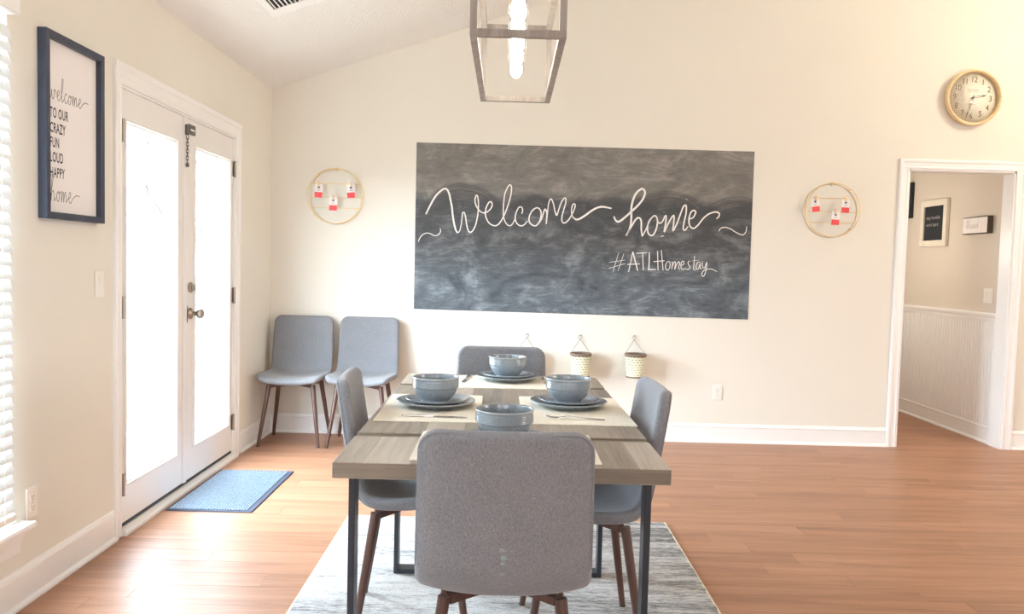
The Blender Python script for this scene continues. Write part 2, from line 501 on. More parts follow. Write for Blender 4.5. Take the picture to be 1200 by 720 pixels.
# ---------------------------------------------------------------- mesh helpers
class MB:
    def __init__(self):
        self.v, self.f, self.s, self.uv = [], [], [], {}

    def add(self, verts, faces, smooth=False, mat=None, uvs=None):
        o = len(self.v)
        for p in verts:
            p = Vector(p)
            self.v.append(tuple(mat @ p) if mat else tuple(p))
        for i, fc in enumerate(faces):
            if uvs:
                self.uv[len(self.f)] = uvs[i]
            self.f.append([o + k for k in fc])
            self.s.append(smooth)
        return self

    def box(self, x0, x1, y0, y1, z0, z1, mat=None):
        vs = [(x, y, z) for z in (z0, z1) for y in (y0, y1) for x in (x0, x1)]
        return self.add(vs, [(0, 2, 3, 1), (4, 5, 7, 6), (0, 1, 5, 4), (1, 3, 7, 5), (3, 2, 6, 7), (2, 0, 4, 6)], False, mat)

    def bev(self, x0, x1, y0, y1, z0, z1, b, mat=None):
        """box with chamfered edges"""
        xs, ys, zs = (x0, x1), (y0, y1), (z0, z1)
        vs, idx = [], {}
        for i in (0, 1):
            for j in (0, 1):
                for k in (0, 1):
                    sx, sy, sz = (1 - 2 * i), (1 - 2 * j), (1 - 2 * k)
                    p = (xs[i], ys[j], zs[k])
                    for ax, q in enumerate(((p[0], p[1] + sy * b, p[2] + sz * b), (p[0] + sx * b, p[1], p[2] + sz * b), (p[0] + sx * b, p[1] + sy * b, p[2]))):
                        idx[i, j, k, ax] = len(vs)
                        vs.append(q)
        fs = []
        for i in (0, 1):
            a = [idx[i, j, k, 0] for j, k in ((0, 0), (1, 0), (1, 1), (0, 1))]
            fs.append(a if i else a[::-1])
            a = [idx[j, i, k, 1] for j, k in ((0, 0), (1, 0), (1, 1), (0, 1))]
            fs.append(a[::-1] if i else a)
            a = [idx[j, k, i, 2] for j, k in ((0, 0), (1, 0), (1, 1), (0, 1))]
            fs.append(a if i else a[::-1])
        for i in (0, 1):
            for j in (0, 1):
                a = [idx[i, j, 0, 0], idx[i, j, 1, 0], idx[i, j, 1, 1], idx[i, j, 0, 1]]
                fs.append(a if (i + j) % 2 else a[::-1])
                a = [idx[i, 0, j, 0], idx[i, 1, j, 0], idx[i, 1, j, 2], idx[i, 0, j, 2]]
                fs.append(a[::-1] if (i + j) % 2 else a)
                a = [idx[0, i, j, 1], idx[1, i, j, 1], idx[1, i, j, 2], idx[0, i, j, 2]]
                fs.append(a if (i + j) % 2 else a[::-1])
        for i in (0, 1):
            for j in (0, 1):
                for k in (0, 1):
                    a = [idx[i, j, k, q] for q in (0, 1, 2)]
                    fs.append(a if (i + j + k) % 2 else a[::-1])
        return self.add(vs, fs, False, mat)

    def prism(self, poly, a0, a1, axis='y', mat=None):
        """extrude a polygon; axis y: poly is (x,z); axis x: poly is (y,z); axis z: poly is (x,y)"""
        n = len(poly)
        def mk(p, a):
            return {'y': (p[0], a, p[1]), 'x': (a, p[0], p[1]), 'z': (p[0], p[1], a)}[axis]
        vs = [mk(p, a0) for p in poly] + [mk(p, a1) for p in poly]
        fs = [tuple(range(n)), tuple(range(2 * n - 1, n - 1, -1))]
        fs += [(i, i + n, (i + 1) % n + n, (i + 1) % n) for i in range(n)]
        return self.add(vs, fs, False, mat)

    def tube(self, pts, r, n=8, closed=False, caps=True, mat=None):
        pts = [Vector(p) for p in pts]
        L = len(pts)
        rs = r if isinstance(r, (list, tuple)) else [r] * L
        vs, fs = [], []
        prev = None
        for i, p in enumerate(pts):
            if closed:
                t = (pts[(i + 1) % L] - pts[i - 1]).normalized()
            else:
                t = (pts[min(i + 1, L - 1)] - pts[max(i - 1, 0)]).normalized()
            if prev is None:
                a = Vector((0, 0, 1)) if abs(t.z) < 0.9 else Vector((1, 0, 0))
                u = t.cross(a).normalized()
            else:
                u = (prev - t * prev.dot(t)).normalized()
            prev = u
            w = t.cross(u)
            for k in range(n):
                an = 2 * PI * k / n
                vs.append(p + rs[i] * (math.cos(an) * u + math.sin(an) * w))
        for i in range(L if closed else L - 1):
            j = (i + 1) % L
            for k in range(n):
                fs.append((i * n + k, i * n + (k + 1) % n, j * n + (k + 1) % n, j * n + k))
        self.add(vs, fs, True, mat)
        if caps and not closed:
            self.add([vs[k] for k in range(n)], [tuple(range(n - 1, -1, -1))], False, mat)
            self.add([vs[(L - 1) * n + k] for k in range(n)], [tuple(range(n))], False, mat)
        return self

    def lathe(self, prof, n=40, mat=None, uv=False):
        """revolve (r, z) about z; prof runs from the axis outside-bottom upward"""
        vs, fs, uvs = [], [], []
        z0, z1 = min(p[1] for p in prof), max(p[1] for p in prof)
        for (r, z) in prof:
            for k in range(n):
                a = 2 * PI * k / n
                vs.append((r * math.cos(a), r * math.sin(a), z))
        for i in range(len(prof) - 1):
            for k in range(n):
                k2 = (k + 1) % n
                fs.append((i * n + k, i * n + k2, (i + 1) * n + k2, (i + 1) * n + k))
                va, vb = (prof[i][1] - z0) / (z1 - z0 + 1e-9), (prof[i + 1][1] - z0) / (z1 - z0 + 1e-9)
                uvs.append([(k / n, va), ((k + 1) / n, va), ((k + 1) / n, vb), (k / n, vb)])
        return self.add(vs, fs, True, mat, uvs if uv else None)

    def build(self, name, material, parent=None, loc=None, rot=None):
        me = bpy.data.meshes.new(name)
        me.from_pydata(self.v, [], self.f)
        me.polygons.foreach_set('use_smooth', self.s)
        if self.uv:
            ul = me.uv_layers.new(name='uv')
            for pi, uvs in self.uv.items():
                for li, q in zip(me.polygons[pi].loop_indices, uvs):
                    ul.data[li].uv = q
        me.materials.append(material)
        if len(self.f) < 6000:
            bm = bmesh.new()
            bm.from_mesh(me)
            bmesh.ops.recalc_face_normals(bm, faces=bm.faces)
            bm.to_mesh(me)
            bm.free()
        me.update()
        o = bpy.data.objects.new(name, me)
        if parent:
            o.parent = parent
        if loc:
            o.location = loc
        if rot:
            o.rotation_euler = rot
        COL.objects.link(o)
        return o


def mb():
    return MB()


def tag(o, label=None, cat=None, group=None, kind=None):
    for k, v in (('label', label), ('category', cat), ('group', group), ('kind', kind)):
        if v:
            o[k] = v
    return o


def thing(name, label, cat, loc=(0, 0, 0), rot=0.0, group=None):
    o = bpy.data.objects.new(name, None)
    o.empty_display_size = 0.05
    o.location = loc
    o.rotation_euler = (0, 0, rot)
    COL.objects.link(o)
    return tag(o, label, cat, group)


def struct(o):
    o['kind'] = 'structure'
    return o


def struct_empty(name, loc=(0, 0, 0), rot=0.0):
    o = bpy.data.objects.new(name, None)
    o.location = loc
    o.rotation_euler = (0, 0, rot)
    COL.objects.link(o)
    return struct(o)


def copy_thing(root, loc=None, rot=None, label=None):
    r = root.copy()
    COL.objects.link(r)
    if loc is not None:
        r.location = loc
    if rot is not None:
        r.rotation_euler = (0, 0, rot)
    if label:
        r['label'] = label
    for ch in list(root.children):
        c = ch.copy()
        COL.objects.link(c)
        c.parent = r
        for g in list(ch.children):
            d = g.copy()
            COL.objects.link(d)
            d.parent = c
    return r


def spline(pts, sub=6):
    """Catmull-Rom through 2-D or 3-D points"""
    P = [Vector(p) for p in pts]
    if len(P) < 3:
        return P
    out = []
    for i in range(len(P) - 1):
        p0, p1, p2, p3 = P[max(i - 1, 0)], P[i], P[i + 1], P[min(i + 2, len(P) - 1)]
        for k in range(sub):
            t = k / sub
            out.append(0.5 * ((2 * p1) + (p2 - p0) * t + (2 * p0 - 5 * p1 + 4 * p2 - p3) * t * t + (3 * p1 - p0 - 3 * p2 + p3) * t ** 3))
    out.append(P[-1])
    return out


def stroke(b, pts, w, y, smooth=True, th=0.0008, taper=0.15):
    """a drawn line in the xz plane: raised ribbon standing th proud of depth y (towards -y)"""
    P = spline([(p[0], p[1]) for p in pts]) if smooth else [Vector(p) for p in pts]
    n = len(P)
    vs, fs = [], []
    for i, p in enumerate(P):
        t = (P[min(i + 1, n - 1)] - P[max(i - 1, 0)])
        t = t.normalized() if t.length > 1e-9 else Vector((1, 0))
        nn = Vector((-t.y, t.x))
        e = min(i, n - 1 - i) / max(1, n - 1)
        h = w / 2 * (0.75 + 0.25 * min(1, e / taper) if taper else 1)
        for q, yy in ((p + nn * h, y), (p + nn * h * 0.7, y - th), (p - nn * h * 0.7, y - th), (p - nn * h, y)):
            vs.append((q.x, yy, q.y))
    for i in range(n - 1):
        for k in range(3):
            fs.append((4 * i + k, 4 * i + k + 1, 4 * i + k + 5, 4 * i + k + 4))
    b.add(vs, fs)


def text_mesh(b, body, size, x, y, z, align='CENTER', sx=1.0, rot=0.0, bold=0.0, space=1.0):
    """flat lettering facing -y, added to mesh builder b"""
    cu = bpy.data.curves.new('lettering', 'FONT')
    cu.body, cu.size, cu.align_x, cu.align_y = body, size, align, 'CENTER'
    cu.resolution_u = 3
    cu.offset = bold
    cu.space_character = space
    ob = bpy.data.objects.new('lettering', cu)
    COL.objects.link(ob)
    me = bpy.data.meshes.new_from_object(ob)
    c, s = math.cos(rot), math.sin(rot)
    vs = [(x + c * v.co.x * sx - s * v.co.y, y, z + s * v.co.x * sx + c * v.co.y) for v in me.vertices]
    fs = [tuple(p.vertices) for p in me.polygons]
    b.add(vs, fs)
    bpy.data.objects.remove(ob)
    bpy.data.meshes.remove(me)
    bpy.data.curves.remove(cu)


SCRIPT = {
    'w': (0.95, [[(0, .5), (.08, .15), (.2, 0), (.33, .25), (.37, .5), (.40, .15), (.52, 0), (.66, .25), (.68, .52), (.86, .42), (.95, .3)]]),
    'e': (0.48, [[(0, .2), (.2, .28), (.31, .43), (.22, .55), (.1, .4), (.1, .15), (.25, 0), (.48, .2)]]),
    'l': (0.40, [[(0, .2), (.18, .6), (.3, 1.1), (.22, 1.25), (.12, .9), (.1, .3), (.2, 0), (.4, .2)]]),
    'c': (0.46, [[(.36, .44), (.22, .53), (.08, .32), (.12, .06), (.28, 0), (.46, .2)]]),
    'o': (0.50, [[(.25, .5), (.08, .32), (.14, .04), (.30, .06), (.38, .32), (.25, .5), (.38, .42), (.5, .46)]]),
    'm': (0.82, [[(0, .46), (.08, .5), (.1, 0), (.16, .3), (.28, .52), (.34, .3), (.33, 0), (.41, .35), (.54, .52), (.60, .25), (.62, .03), (.82, .2)]]),
    'h': (0.58, [[(0, .2), (.2, .75), (.29, 1.15), (.20, 1.25), (.11, .75), (.06, 0), (.13, .35), (.30, .5), (.37, .25), (.39, .02), (.58, .2)]]),
    'b': (0.52, [[(0, .2), (.18, .75), (.26, 1.15), (.17, 1.25), (.1, .75), (.1, .1), (.25, 0), (.38, .2), (.3, .46), (.2, .4), (.52, .42)]]),
    's': (0.40, [[(0, .2), (.2, .52), (.28, .2), (.16, 0), (.05, .06), (.4, .2)]]),
    'd': (0.55, [[(.36, .45), (.2, .52), (.06, .28), (.14, 0), (.3, .15), (.42, .7), (.46, 1.2), (.42, .5), (.42, .05), (.55, .15)]]),
}


def script_word(b, word, x, z, size, w, y, rise=0.0, sx=1.0, tail=True):
    for ch in word:
        adv, sts = SCRIPT[ch]
        for st in sts:
            stroke(b, [(x + p[0] * size * sx, z + p[1] * size) for p in st], w, y, th=0.0003, taper=0)
        x += adv * size * sx
        z += rise * adv * size
    if tail:
        stroke(b, [(x - .03 * size, z + .19 * size), (x + .35 * size, z + .42 * size), (x + .7 * size, z + .4 * size)], w, y, th=0.0003)
    return x


# ---------------------------------------------------------------- the room shell
SL = 0.342
RIDGE = 3.2


def zc(x):
    return 2.524 + SL * (min(x, RIDGE) - XL) - SL * max(0, x - RIDGE)


XR, YR = 7.0, -3.5
zr = zc(RIDGE)

# floor: slab everywhere, planks laid on it where the photo shows them apart
fl = struct(mb().box(XL - 0.2, XR + 0.2, YR - 0.2, 9.3, -0.20, -0.010).build('floor', M['floor_base']))
b = mb()
b.box(XL - 0.0, XR, YR, 1.30, -0.010, 0)          # behind and below the viewer
b.box(4.7, XR, 1.30, YB, -0.010, 0)               # right of the frame
b.box(2.60, 3.80, YB, 9.0, -0.010, 0)             # hallway
b.build('floorboards_beyond', M['floor_base'], fl)
PW = 0.1273
nrow = 0
y = 1.30
rr = random.Random(3)
while y < YB - 0.001:
    y1 = min(y + PW, YB)
    x = XL - rr.uniform(0.0, 0.45)
    while x < 4.7:
        x1 = x + rr.choice((0.62, 0.9, 1.2, 1.5, 1.75))
        a, c = max(x, XL), min(x1, 4.7)
        if c - a > 0.12:
            cx, cy = (a + c) / 2, (y + y1) / 2
            hx, hy = (c - a) / 2 - 0.0003, (y1 - y) / 2 - 0.0003
            mb().bev(-hx, hx, -hy, hy, -0.0095, 0, 0.0007).build('plank', M['plank'], fl, (cx, cy, 0))
        x = x1
    y = y1
    nrow += 1

# ceiling: two slopes
b = mb()
T = 0.12
b.prism([(XL - 0.15, zc(XL) - SL * 0.15), (RIDGE, zr), (RIDGE, zr + T), (XL - 0.15, zc(XL) - SL * 0.15 + T)], YR - 0.12, YB + 0.12)
b.prism([(RIDGE, zr), (XR + 0.12, zc(XR) - SL * 0.12), (XR + 0.12, zc(XR) - SL * 0.12 + T), (RIDGE, zr + T)], YR - 0.12, YB + 0.12)
struct(b.build('ceiling', M['ceiling']))

# back wall with the doorway
DX0, DX1, DZ = 2.939, 3.735, 2.072
WT = 0.125
b = mb()
b.prism([(XL - 0.15, -0.01), (DX0, -0.01), (DX0, zc(DX0)), (XL - 0.15, zc(XL) - SL * 0.15)], YB, YB + WT)
b.prism([(DX0, DZ), (DX1, DZ), (DX1, zc(DX1)), (RIDGE, zr), (DX0, zc(DX0))], YB, YB + WT)
b.prism([(DX1, -0.01), (XR, -0.01), (XR, zc(XR)), (DX1, zc(DX1))], YB, YB + WT)
struct(b.build('wall_back', M['wall']))

# left wall: french door opening, window opening
LT = 0.15
DY0, DY1, DTOP = 3.608, 5.124, 2.055
WY0, WY1, WZ0, WZ1 = 0.75, 2.815, 0.31, 2.13
b = mb()
zl = zc(XL)
for (ya, yb_, za, zb) in ((DY1, YB, 0, zl), (DY0, DY1, DTOP, zl), (WY1, DY0, 0, zl), (WY0, WY1, 0, WZ0), (WY0, WY1, WZ1, zl), (YR, WY0, 0, zl)):
    b.box(XL - LT, XL, ya, yb_, za - (0.01 if za == 0 else 0), zb)
struct(b.build('wall_left', M['wall']))
# right and rear walls (out of frame), both without openings
struct(mb().prism([(YR, -0.01), (YB, -0.01), (YB, zc(XR)), (YR, zc(XR))], XR, XR + 0.12, 'x').build('wall_right', M['wall']))
struct(mb().prism([(XL - 0.15, -0.01), (XR + 0.12, -0.01), (XR + 0.12, zc(XR) - SL * .12), (RIDGE, zr), (XL - 0.15, zc(XL) - SL * 0.15)], YR - 0.12, YR).build('wall_rear', M['wall']))

# plain casings and panes added round the fill lamps behind the viewer and on the far right (out of frame)
for wn, (wx, wy, wrot, hw) in enumerate(((-0.4, YR, PI, 1.0), (2.6, YR, PI, 1.0), (XR, 1.6, -PI / 2, 1.1))):
    wd = struct_empty('window_%d' % (wn + 2), (wx, wy, 1.50), wrot)
    b = mb()
    for (x0, x1, z0, z1) in ((-hw - 0.09, -hw, -0.94, 0.94), (hw, hw + 0.09, -0.94, 0.94), (-hw, hw, 0.86, 0.94), (-hw, hw, -0.94, -0.86)):
        b.box(x0, x1, -0.025, 0.0, z0, z1)
    b.build('window_casing', M['trim'], wd)
    mb().box(-hw, hw, -0.012, -0.004, -0.86, 0.86).build('pane', M['glass'], wd)

# hallway behind the doorway
HX = 3.757
struct(mb().box(HX, HX + 0.12, YB + WT, 9.0, -0.01, 2.46).build('wall_hall_right', M['hall_wall']))
struct(mb().box(2.48, 2.60, YB + WT, 9.0, -0.01, 2.46).build('wall_hall_left', M['hall_wall']))
struct(mb().box(2.48, HX + 0.12, 9.0, 9.12, -0.01, 2.46).build('wall_hall_end', M['hall_wall']))
struct(mb().box(2.48, HX + 0.12, YB + WT, 9.12, 2.44, 2.54).build('ceiling_hall', M['trim']))


# baseboards: tall board, moulded cap, quarter-round shoe (profile: distance from wall, height)
BB = [(0, 0.016), (0.011, 0.016), (0.011, 0.112), (0.014, 0.116), (0.014, 0.124), (0.009, 0.130), (0.007, 0.138), (0, 0.141)]
SH = [(0.011, 0), (0.026, 0), (0.026, 0.008), (0.022, 0.015), (0.015, 0.019), (0.011, 0.019)]


def baseboard(name, run):
    b = mb()
    for (axis, w, sgn, a0, a1) in run:
        for prof in (BB, SH):
            b.prism([(w + sgn * d, z) for d, z in prof], a0, a1, axis)
    return struct(b.build(name, M['trim']))


# 'x' axis prism wants (y,z): back wall boards;  'y' axis prism wants (x,z): side wall boards
baseboard('baseboard_back', [('x', YB, -1, XL, DX0 - 0.072), ('x', YB, -1, DX1 + 0.072, XR)])
baseboard('baseboard_left', [('y', XL, 1, YR, 3.552), ('y', XL, 1, 5.212, YB)])
baseboard('baseboard_hall', [('y', HX, -1, YB + WT, 9.0)])

# casing of the doorway with its jambs
CAS = [(0.0, 0.0), (0.0, 0.012), (0.010, 0.015), (0.018, 0.011), (0.045, 0.014), (0.052, 0.019), (0.066, 0.019), (0.072, 0.014), (0.072, 0.0)]
b = mb()
cw = 0.072
b.prism([(DX0 - u, YB - d) for u, d in CAS], 0, DZ + cw, 'z')
b.prism([(DX1 + u, YB - d) for u, d in CAS], 0, DZ + cw, 'z')
b.prism([(YB - d - 0.0005, DZ + u) for u, d in CAS], DX0 - cw - 0.0012, DX1 + cw + 0.0012, 'x')
b.box(DX0 - 0.001, DX0 + 0.012, YB - 0.004, YB + WT + 0.004, 0, DZ)
b.box(DX1 - 0.012, DX1 + 0.001, YB - 0.004, YB + WT + 0.004, 0, DZ)
b.box(DX0, DX1, YB - 0.004, YB + WT + 0.004, DZ - 0.012, DZ + 0.001)
struct(b.build('trim_1', M['trim']))

# hallway wainscot: beadboard strips and chair rail
tr = struct_empty('trim_2', (HX, 0, 0))
b = mb()
y = YB + WT
while y < 8.9:
    b.bev(-0.009, 0.0, y + 0.002, y + 0.038, 0.13, 0.95, 0.004)
    y += 0.040
o = b.build('beadboard_strips', M['trim'], tr)
o['kind'] = 'stuff'
b = mb()
b.prism([(0, 0.945), (-0.012, 0.945), (-0.016, 0.962), (-0.016, 0.974), (-0.024, 0.986), (-0.026, 1.002), (-0.020, 1.012), (0, 1.012)], YB + WT, 9.0, 'y')
b.build('chair_rail', M['trim'], tr)

# casing of the french doors (left wall, frame turned so that local x runs along the wall, -y into the room)
tr = struct_empty('trim_3', (XL, 0, 0), PI / 2)
b = mb()
def lcas(w):
    k = w / 0.072
    return [(u * k, d) for u, d in CAS]
b.prism([(DY0 + 0.006 - u, -d) for u, d in lcas(0.060)], 0, DTOP + 0.092, 'z')
b.prism([(DY1 - 0.004 + u, -d) for u, d in lcas(0.085)], 0, DTOP + 0.092, 'z')
b.build('side_casing', M['trim'], tr)
b = mb()
b.prism([(-d - 0.0005, DTOP - 0.004 + u) for u, d in lcas(0.097)], DY0 - 0.0555, DY1 + 0.0825, 'x')
b.build('head_casing', M['trim'], tr)
b = mb()
b.box(DY0 - 0.001, DY0 + 0.014, -0.002, LT, 0, DTOP)
b.box(DY1 - 0.014, DY1 + 0.001, -0.002, LT, 0, DTOP)
b.box(DY0, DY1, -0.002, LT, DTOP - 0.014, DTOP + 0.001)
b.build('jamb', M['trim'], tr)
b = mb()
b.prism([(-0.034, 0.0), (-0.034, 0.014), (-0.026, 0.026), (-0.006, 0.030), (0.0, 0.030), (LT, 0.022), (LT, 0.0)], DY0 + 0.004, DY1 + 0.02, 'x')
b.build('threshold', M['trim'], tr)
mb().box(DY0 + 0.014, DY1 - 0.014, 0.006, 0.04, 0.026, 0.050).build('weatherstrip', M['rubber'], tr)


# french doors
def door_leaf(name, y0, y1, p0, p1, hinge_y, latch):
    d = struct_empty(name, (XL, 0, 0), PI / 2)
    zb, zt = 0.048, DTOP - 0.016
    f0, f1 = 0.004, 0.048                        # leaf faces: local y (into the wall)
    m0, m1, mz0, mz1 = p0 - 0.022, p1 + 0.022, 0.228, 1.895
    b = mb()
    b.box(y0, m0, f0, f1, zb, zt)
    b.box(m1, y1, f0, f1, zb, zt)
    b.box(m0, m1, f0, f1, zb, mz0)
    b.box(m0, m1, f0, f1, mz1, zt)
    b.build('leaf_frame', M['door_paint'], d)
    g = 0.022
    prof = [(-0.012, f0), (-0.011, f0 - 0.009), (-0.002, f0 - 0.012), (0.004, f0 - 0.004), (0.010, f0 - 0.003), (0.018, f0 + 0.012), (0.022, f0 + 0.022), (0.022, f1), (-0.012, f1)]
    b = mb()
    # mitred moulding around the pane
    R = []
    for (cx, cz, sx, sz) in ((m0, mz0, 1, 1), (m1, mz0, -1, 1), (m1, mz1, -1, -1), (m0, mz1, 1, -1)):
        R.append([(cx + sx * u, dd, cz + sz * u) for u, dd in prof])
    n = len(prof)
    vs = [p for r in R for p in r]
    fs = []
    for i in range(4):
        j = (i + 1) % 4
        for k in range(n):
            fs.append((i * n + k, j * n + k, j * n + (k + 1) % n, i * n + (k + 1) % n))
    b.add(vs, fs)
    b.build('pane_moulding', M['door_paint'], d)
    mb().box(m0 + 0.018, m1 - 0.018, 0.028, 0.032, mz0 + 0.018, mz1 - 0.018).build('pane', M['glass'], d)
    for zz in (1.85, 1.05, 0.232):
        b = mb()
        hy = hinge_y
        b.tube([(hy, -0.009, zz - 0.048), (hy, -0.009, zz + 0.048)], 0.0075, 10)
        b.box(hy - 0.014, hy + 0.014, 0.000, 0.0035, zz - 0.046, zz + 0.046)
        for q in (-0.051, 0.048):
            b.tube([(hy, -0.009, zz + q), (hy, -0.009, zz + q + 0.003)], 0.0088, 8)
        b.build('hinge', M['steel'], d)
    if latch:
        ky = latch
        rotm = Matrix.Rotation(PI / 2, 4, 'X')   # lathe axis z -> -y
        b = mb()
        b.lathe([(0, 0), (0.031, 0), (0.033, 0.004), (0.030, 0.008), (0.014, 0.012), (0.011, 0.020), (0.011, 0.034), (0.018, 0.042), (0.026, 0.050), (0.028, 0.060), (0.024, 0.070), (0.014, 0.076), (0, 0.077)], 24,
                Matrix.Translation((ky, f0, 0.975)) @ rotm)
        b.build('door_knob', M['steel'], d)
        b = mb()
        b.lathe([(0, 0), (0.028, 0), (0.029, 0.008), (0.022, 0.014), (0, 0.015)], 24, Matrix.Translation((ky, f0, 1.12)) @ rotm)
        b.bev(ky - 0.004, ky + 0.004, f0 - 0.034, f0 - 0.012, 1.104, 1.136, 0.002)
        b.build('deadbolt', M['steel'], d)
    return d


d1 = door_leaf('door_1', DY0 + 0.016, 4.352, 3.694, 4.208, DY0 + 0.026, None)
d2 = door_leaf('door_2', 4.360, DY1 - 0.016, 4.500, 5.002, DY1 - 0.016, 4.425)
# meeting strip on the fixed leaf, strike plate, and the hanging security chain with its keeper
b = mb()
b.prism([(4.318, 0.004), (4.318, -0.006), (4.324, -0.010), (4.350, -0.010), (4.356, -0.006), (4.356, 0.004)], 0.05, DTOP - 0.018, 'z')
b.build('astragal', M['door_paint'], d1)
mb().box(4.352, 4.3565, -0.012, 0.0, 0.93, 1.02).build('strike_plate', M['chain'], d1)
b = mb()
b.bev(4.314, 4.334, -0.026, -0.010, 1.940, 1.996, 0.003)
cl = b.build('chain_keeper', M['chain'], d1)
for i in range(8):
    zz = 1.928 - i * 0.0185
    pts = []
    for k in range(10):
        a = 2 * PI * k / 10
        u, w = 0.0062 * math.cos(a), 0.0135 * math.sin(a)
        pts.append((4.324 + (u if i % 2 else 0), -0.020 + (0 if i % 2 else u), zz + w))
    mb().tube(pts, 0.0019, 6, closed=True).build('chain_link', M['chain'], cl)
mb().lathe([(0, -0.012), (0.008, -0.010), (0.010, 0), (0.007, 0.010), (0, 0.012)], 10, Matrix.Translation((4.324, -0.020, 1.780))).build('chain_end', M['chain'], cl)
b = mb()
b.bev(4.372, 4.462, -0.010, 0.004, 1.955, 2.008, 0.002)
st = b.build('chain_track', M['chain'], d2)
mb().box(4.392, 4.446, -0.0108, -0.0098, 1.974, 1.984).build('track_slot', M['paper'], st)

# window at the left edge with its stool, casing-less drywall return and blind
w1 = struct_empty('window_1', (XL, 0, 0), PI / 2)
b = mb()
fx = 0.09
b.box(WY0, WY0 + 0.05, fx, fx + 0.05, WZ0, WZ1)
b.box(WY1 - 0.05, WY1, fx, fx + 0.05, WZ0, WZ1)
b.box(WY0, WY1, fx, fx + 0.05, WZ0, WZ0 + 0.05)
b.box(WY0, WY1, fx, fx + 0.05, WZ1 - 0.05, WZ1)
b.box(WY0, WY1, fx + 0.005, fx + 0.045, 1.20, 1.25)
b.build('window_frame', M['trim'], w1)
mb().box(WY0 + 0.05, WY1 - 0.05, fx + 0.02, fx + 0.024, WZ0 + 0.05, WZ1 - 0.05).build('pane', M['glass'], w1)
b = mb()
b.prism([(-0.055, 0.292), (-0.058, 0.302), (-0.055, 0.312), (0.09, 0.312), (0.09, 0.292)], WY0 - 0.07, WY1 + 0.062, 'x')
b.build('window_stool', M['trim'], w1)
b = mb()
b.prism([(0, 0.200), (-0.012, 0.205), (-0.014, 0.235), (-0.022, 0.255), (-0.024, 0.275), (-0.034, 0.292), (0, 0.292)], WY0 - 0.04, WY1 + 0.035, 'x')
b.build('apron', M['trim'], w1)

# blind in the window
bl = thing('window_blind', 'white slatted blind in the window at the left edge, with a tall white valance', 'blind', (XL, 0, 0), PI / 2)
nslat = 37
for i in range(nslat):
    zz = 0.40 + i * 0.0455
    mt = Matrix.Translation(((WY0 + WY1) / 2 - 0.02, -0.030, zz)) @ Matrix.Rotation(math.radians(72), 4, 'X')
    L = (WY1 - WY0) / 2 - 0.018
    b = mb()
    pr = [(-0.025, 0.0), (-0.012, 0.0035), (0.012, 0.0035), (0.025, 0.0), (0.012, 0.0012), (-0.012, 0.0012)]
    b.prism(pr, -L, L, 'x', mt)
    b.build('slat', M['slat'], bl)
mb().bev(WY0 + 0.0, WY1 - 0.038, -0.046, -0.012, 0.345, 0.372, 0.004).build('bottom_rail', M['plastic'], bl)
mb().bev(WY0 - 0.06, WY1 - 0.012, -0.056, -0.001, 2.105, 2.235, 0.004).build('valance', M['trim'], bl)
b = mb()
for yy in (1.0, 2.0, 2.70):
    b.tube([(yy, -0.053, 0.36), (yy, -0.053, 2.1)], 0.0012, 4)
b.build('ladder_cords', M['plastic'], bl)['kind'] = 'stuff'


# ---------------------------------------------------------------- rug and door mat
rug = thing('area_rug', 'off-white area rug with streaky charcoal pattern under the dining table', 'rug', (0.03, 2.80, 0))
RW, RL = 0.795, 1.16
b = mb()
nx, ny = 60, 84
rn = random.Random(5)
vs = [(-RW + 2 * RW * i / nx, -RL + 2 * RL * j / ny, 0.0105 + rn.uniform(-0.0006, 0.0006)) for j in range(ny + 1) for i in range(nx + 1)]
fs = [(j * (nx + 1) + i, j * (nx + 1) + i + 1, (j + 1) * (nx + 1) + i + 1, (j + 1) * (nx + 1) + i) for j in range(ny) for i in range(nx)]
b.add(vs, fs, True)
b.box(-RW, RW, -RL, RL, 0.0003, 0.0090)
b.build('rug_pile', M['rug'], rug)
b = mb()
for sx in (-1, 1):
    b.bev(sx * RW - 0.006, sx * RW + 0.006, -RL - 0.006, RL + 0.006, 0.0003, 0.0105, 0.003)
for sy in (-1, 1):
    b.bev(-RW + 0.006, RW - 0.006, sy * RL - 0.006, sy * RL + 0.006, 0.0003, 0.0105, 0.003)
b.build('rug_binding', M['rug_edge'], rug)
RZ = 0.0112

dm = thing('door_mat', 'ribbed blue-grey door mat lying in front of the french doors', 'mat', (-1.482, 4.39, 0))
mb().bev(-0.222, 0.218, -0.40, 0.40, 0.0003, 0.006, 0.003).build('mat_backing', M['mat_base'], dm)
b = mb()
for i in range(28):
    x = -0.206 + i * 0.0142
    b.bev(x, x + 0.0088, -0.380, 0.380, 0.0045, 0.012, 0.003)
b.build('mat_ribs', M['mat_rib'], dm)['kind'] = 'stuff'

# ---------------------------------------------------------------- dining table
TZ = 0.7576
tb = thing('dining_table', 'grey-washed oak dining table on black steel sled legs, laid for four', 'table', (-0.006, 2.950, 0), 0.0057)
HW, HL, TT = 0.450, 0.862, 0.044
g0, g1 = 0.487, 0.538         # recessed strips between end boards and middle
for sy in (-1, 1):
    o = mb().bev(-HW, HW, min(sy * g1, sy * HL), max(sy * g1, sy * HL), TZ - TT, TZ, 0.002).build('end_board', M['table_top'], tb)
    o.data.materials.append(M['table_wood_x'])
    for p in o.data.polygons:
        if abs(p.normal.z) < 0.5:
            p.material_index = 1
    o = mb().bev(-HW, HW, min(sy * g0, sy * g1), max(sy * g0, sy * g1), TZ - TT, TZ - 0.0065, 0.001).build('recessed_strip', M['table_wood_x'], tb)
o = mb().bev(-HW, HW, -g0, g0, TZ - TT, TZ, 0.002).build('middle_board', M['table_top'], tb)
o.data.materials.append(M['table_wood_x'])
for p in o.data.polygons:
    if abs(p.normal.z) < 0.5:
        p.material_index = 1
zt = TZ - TT
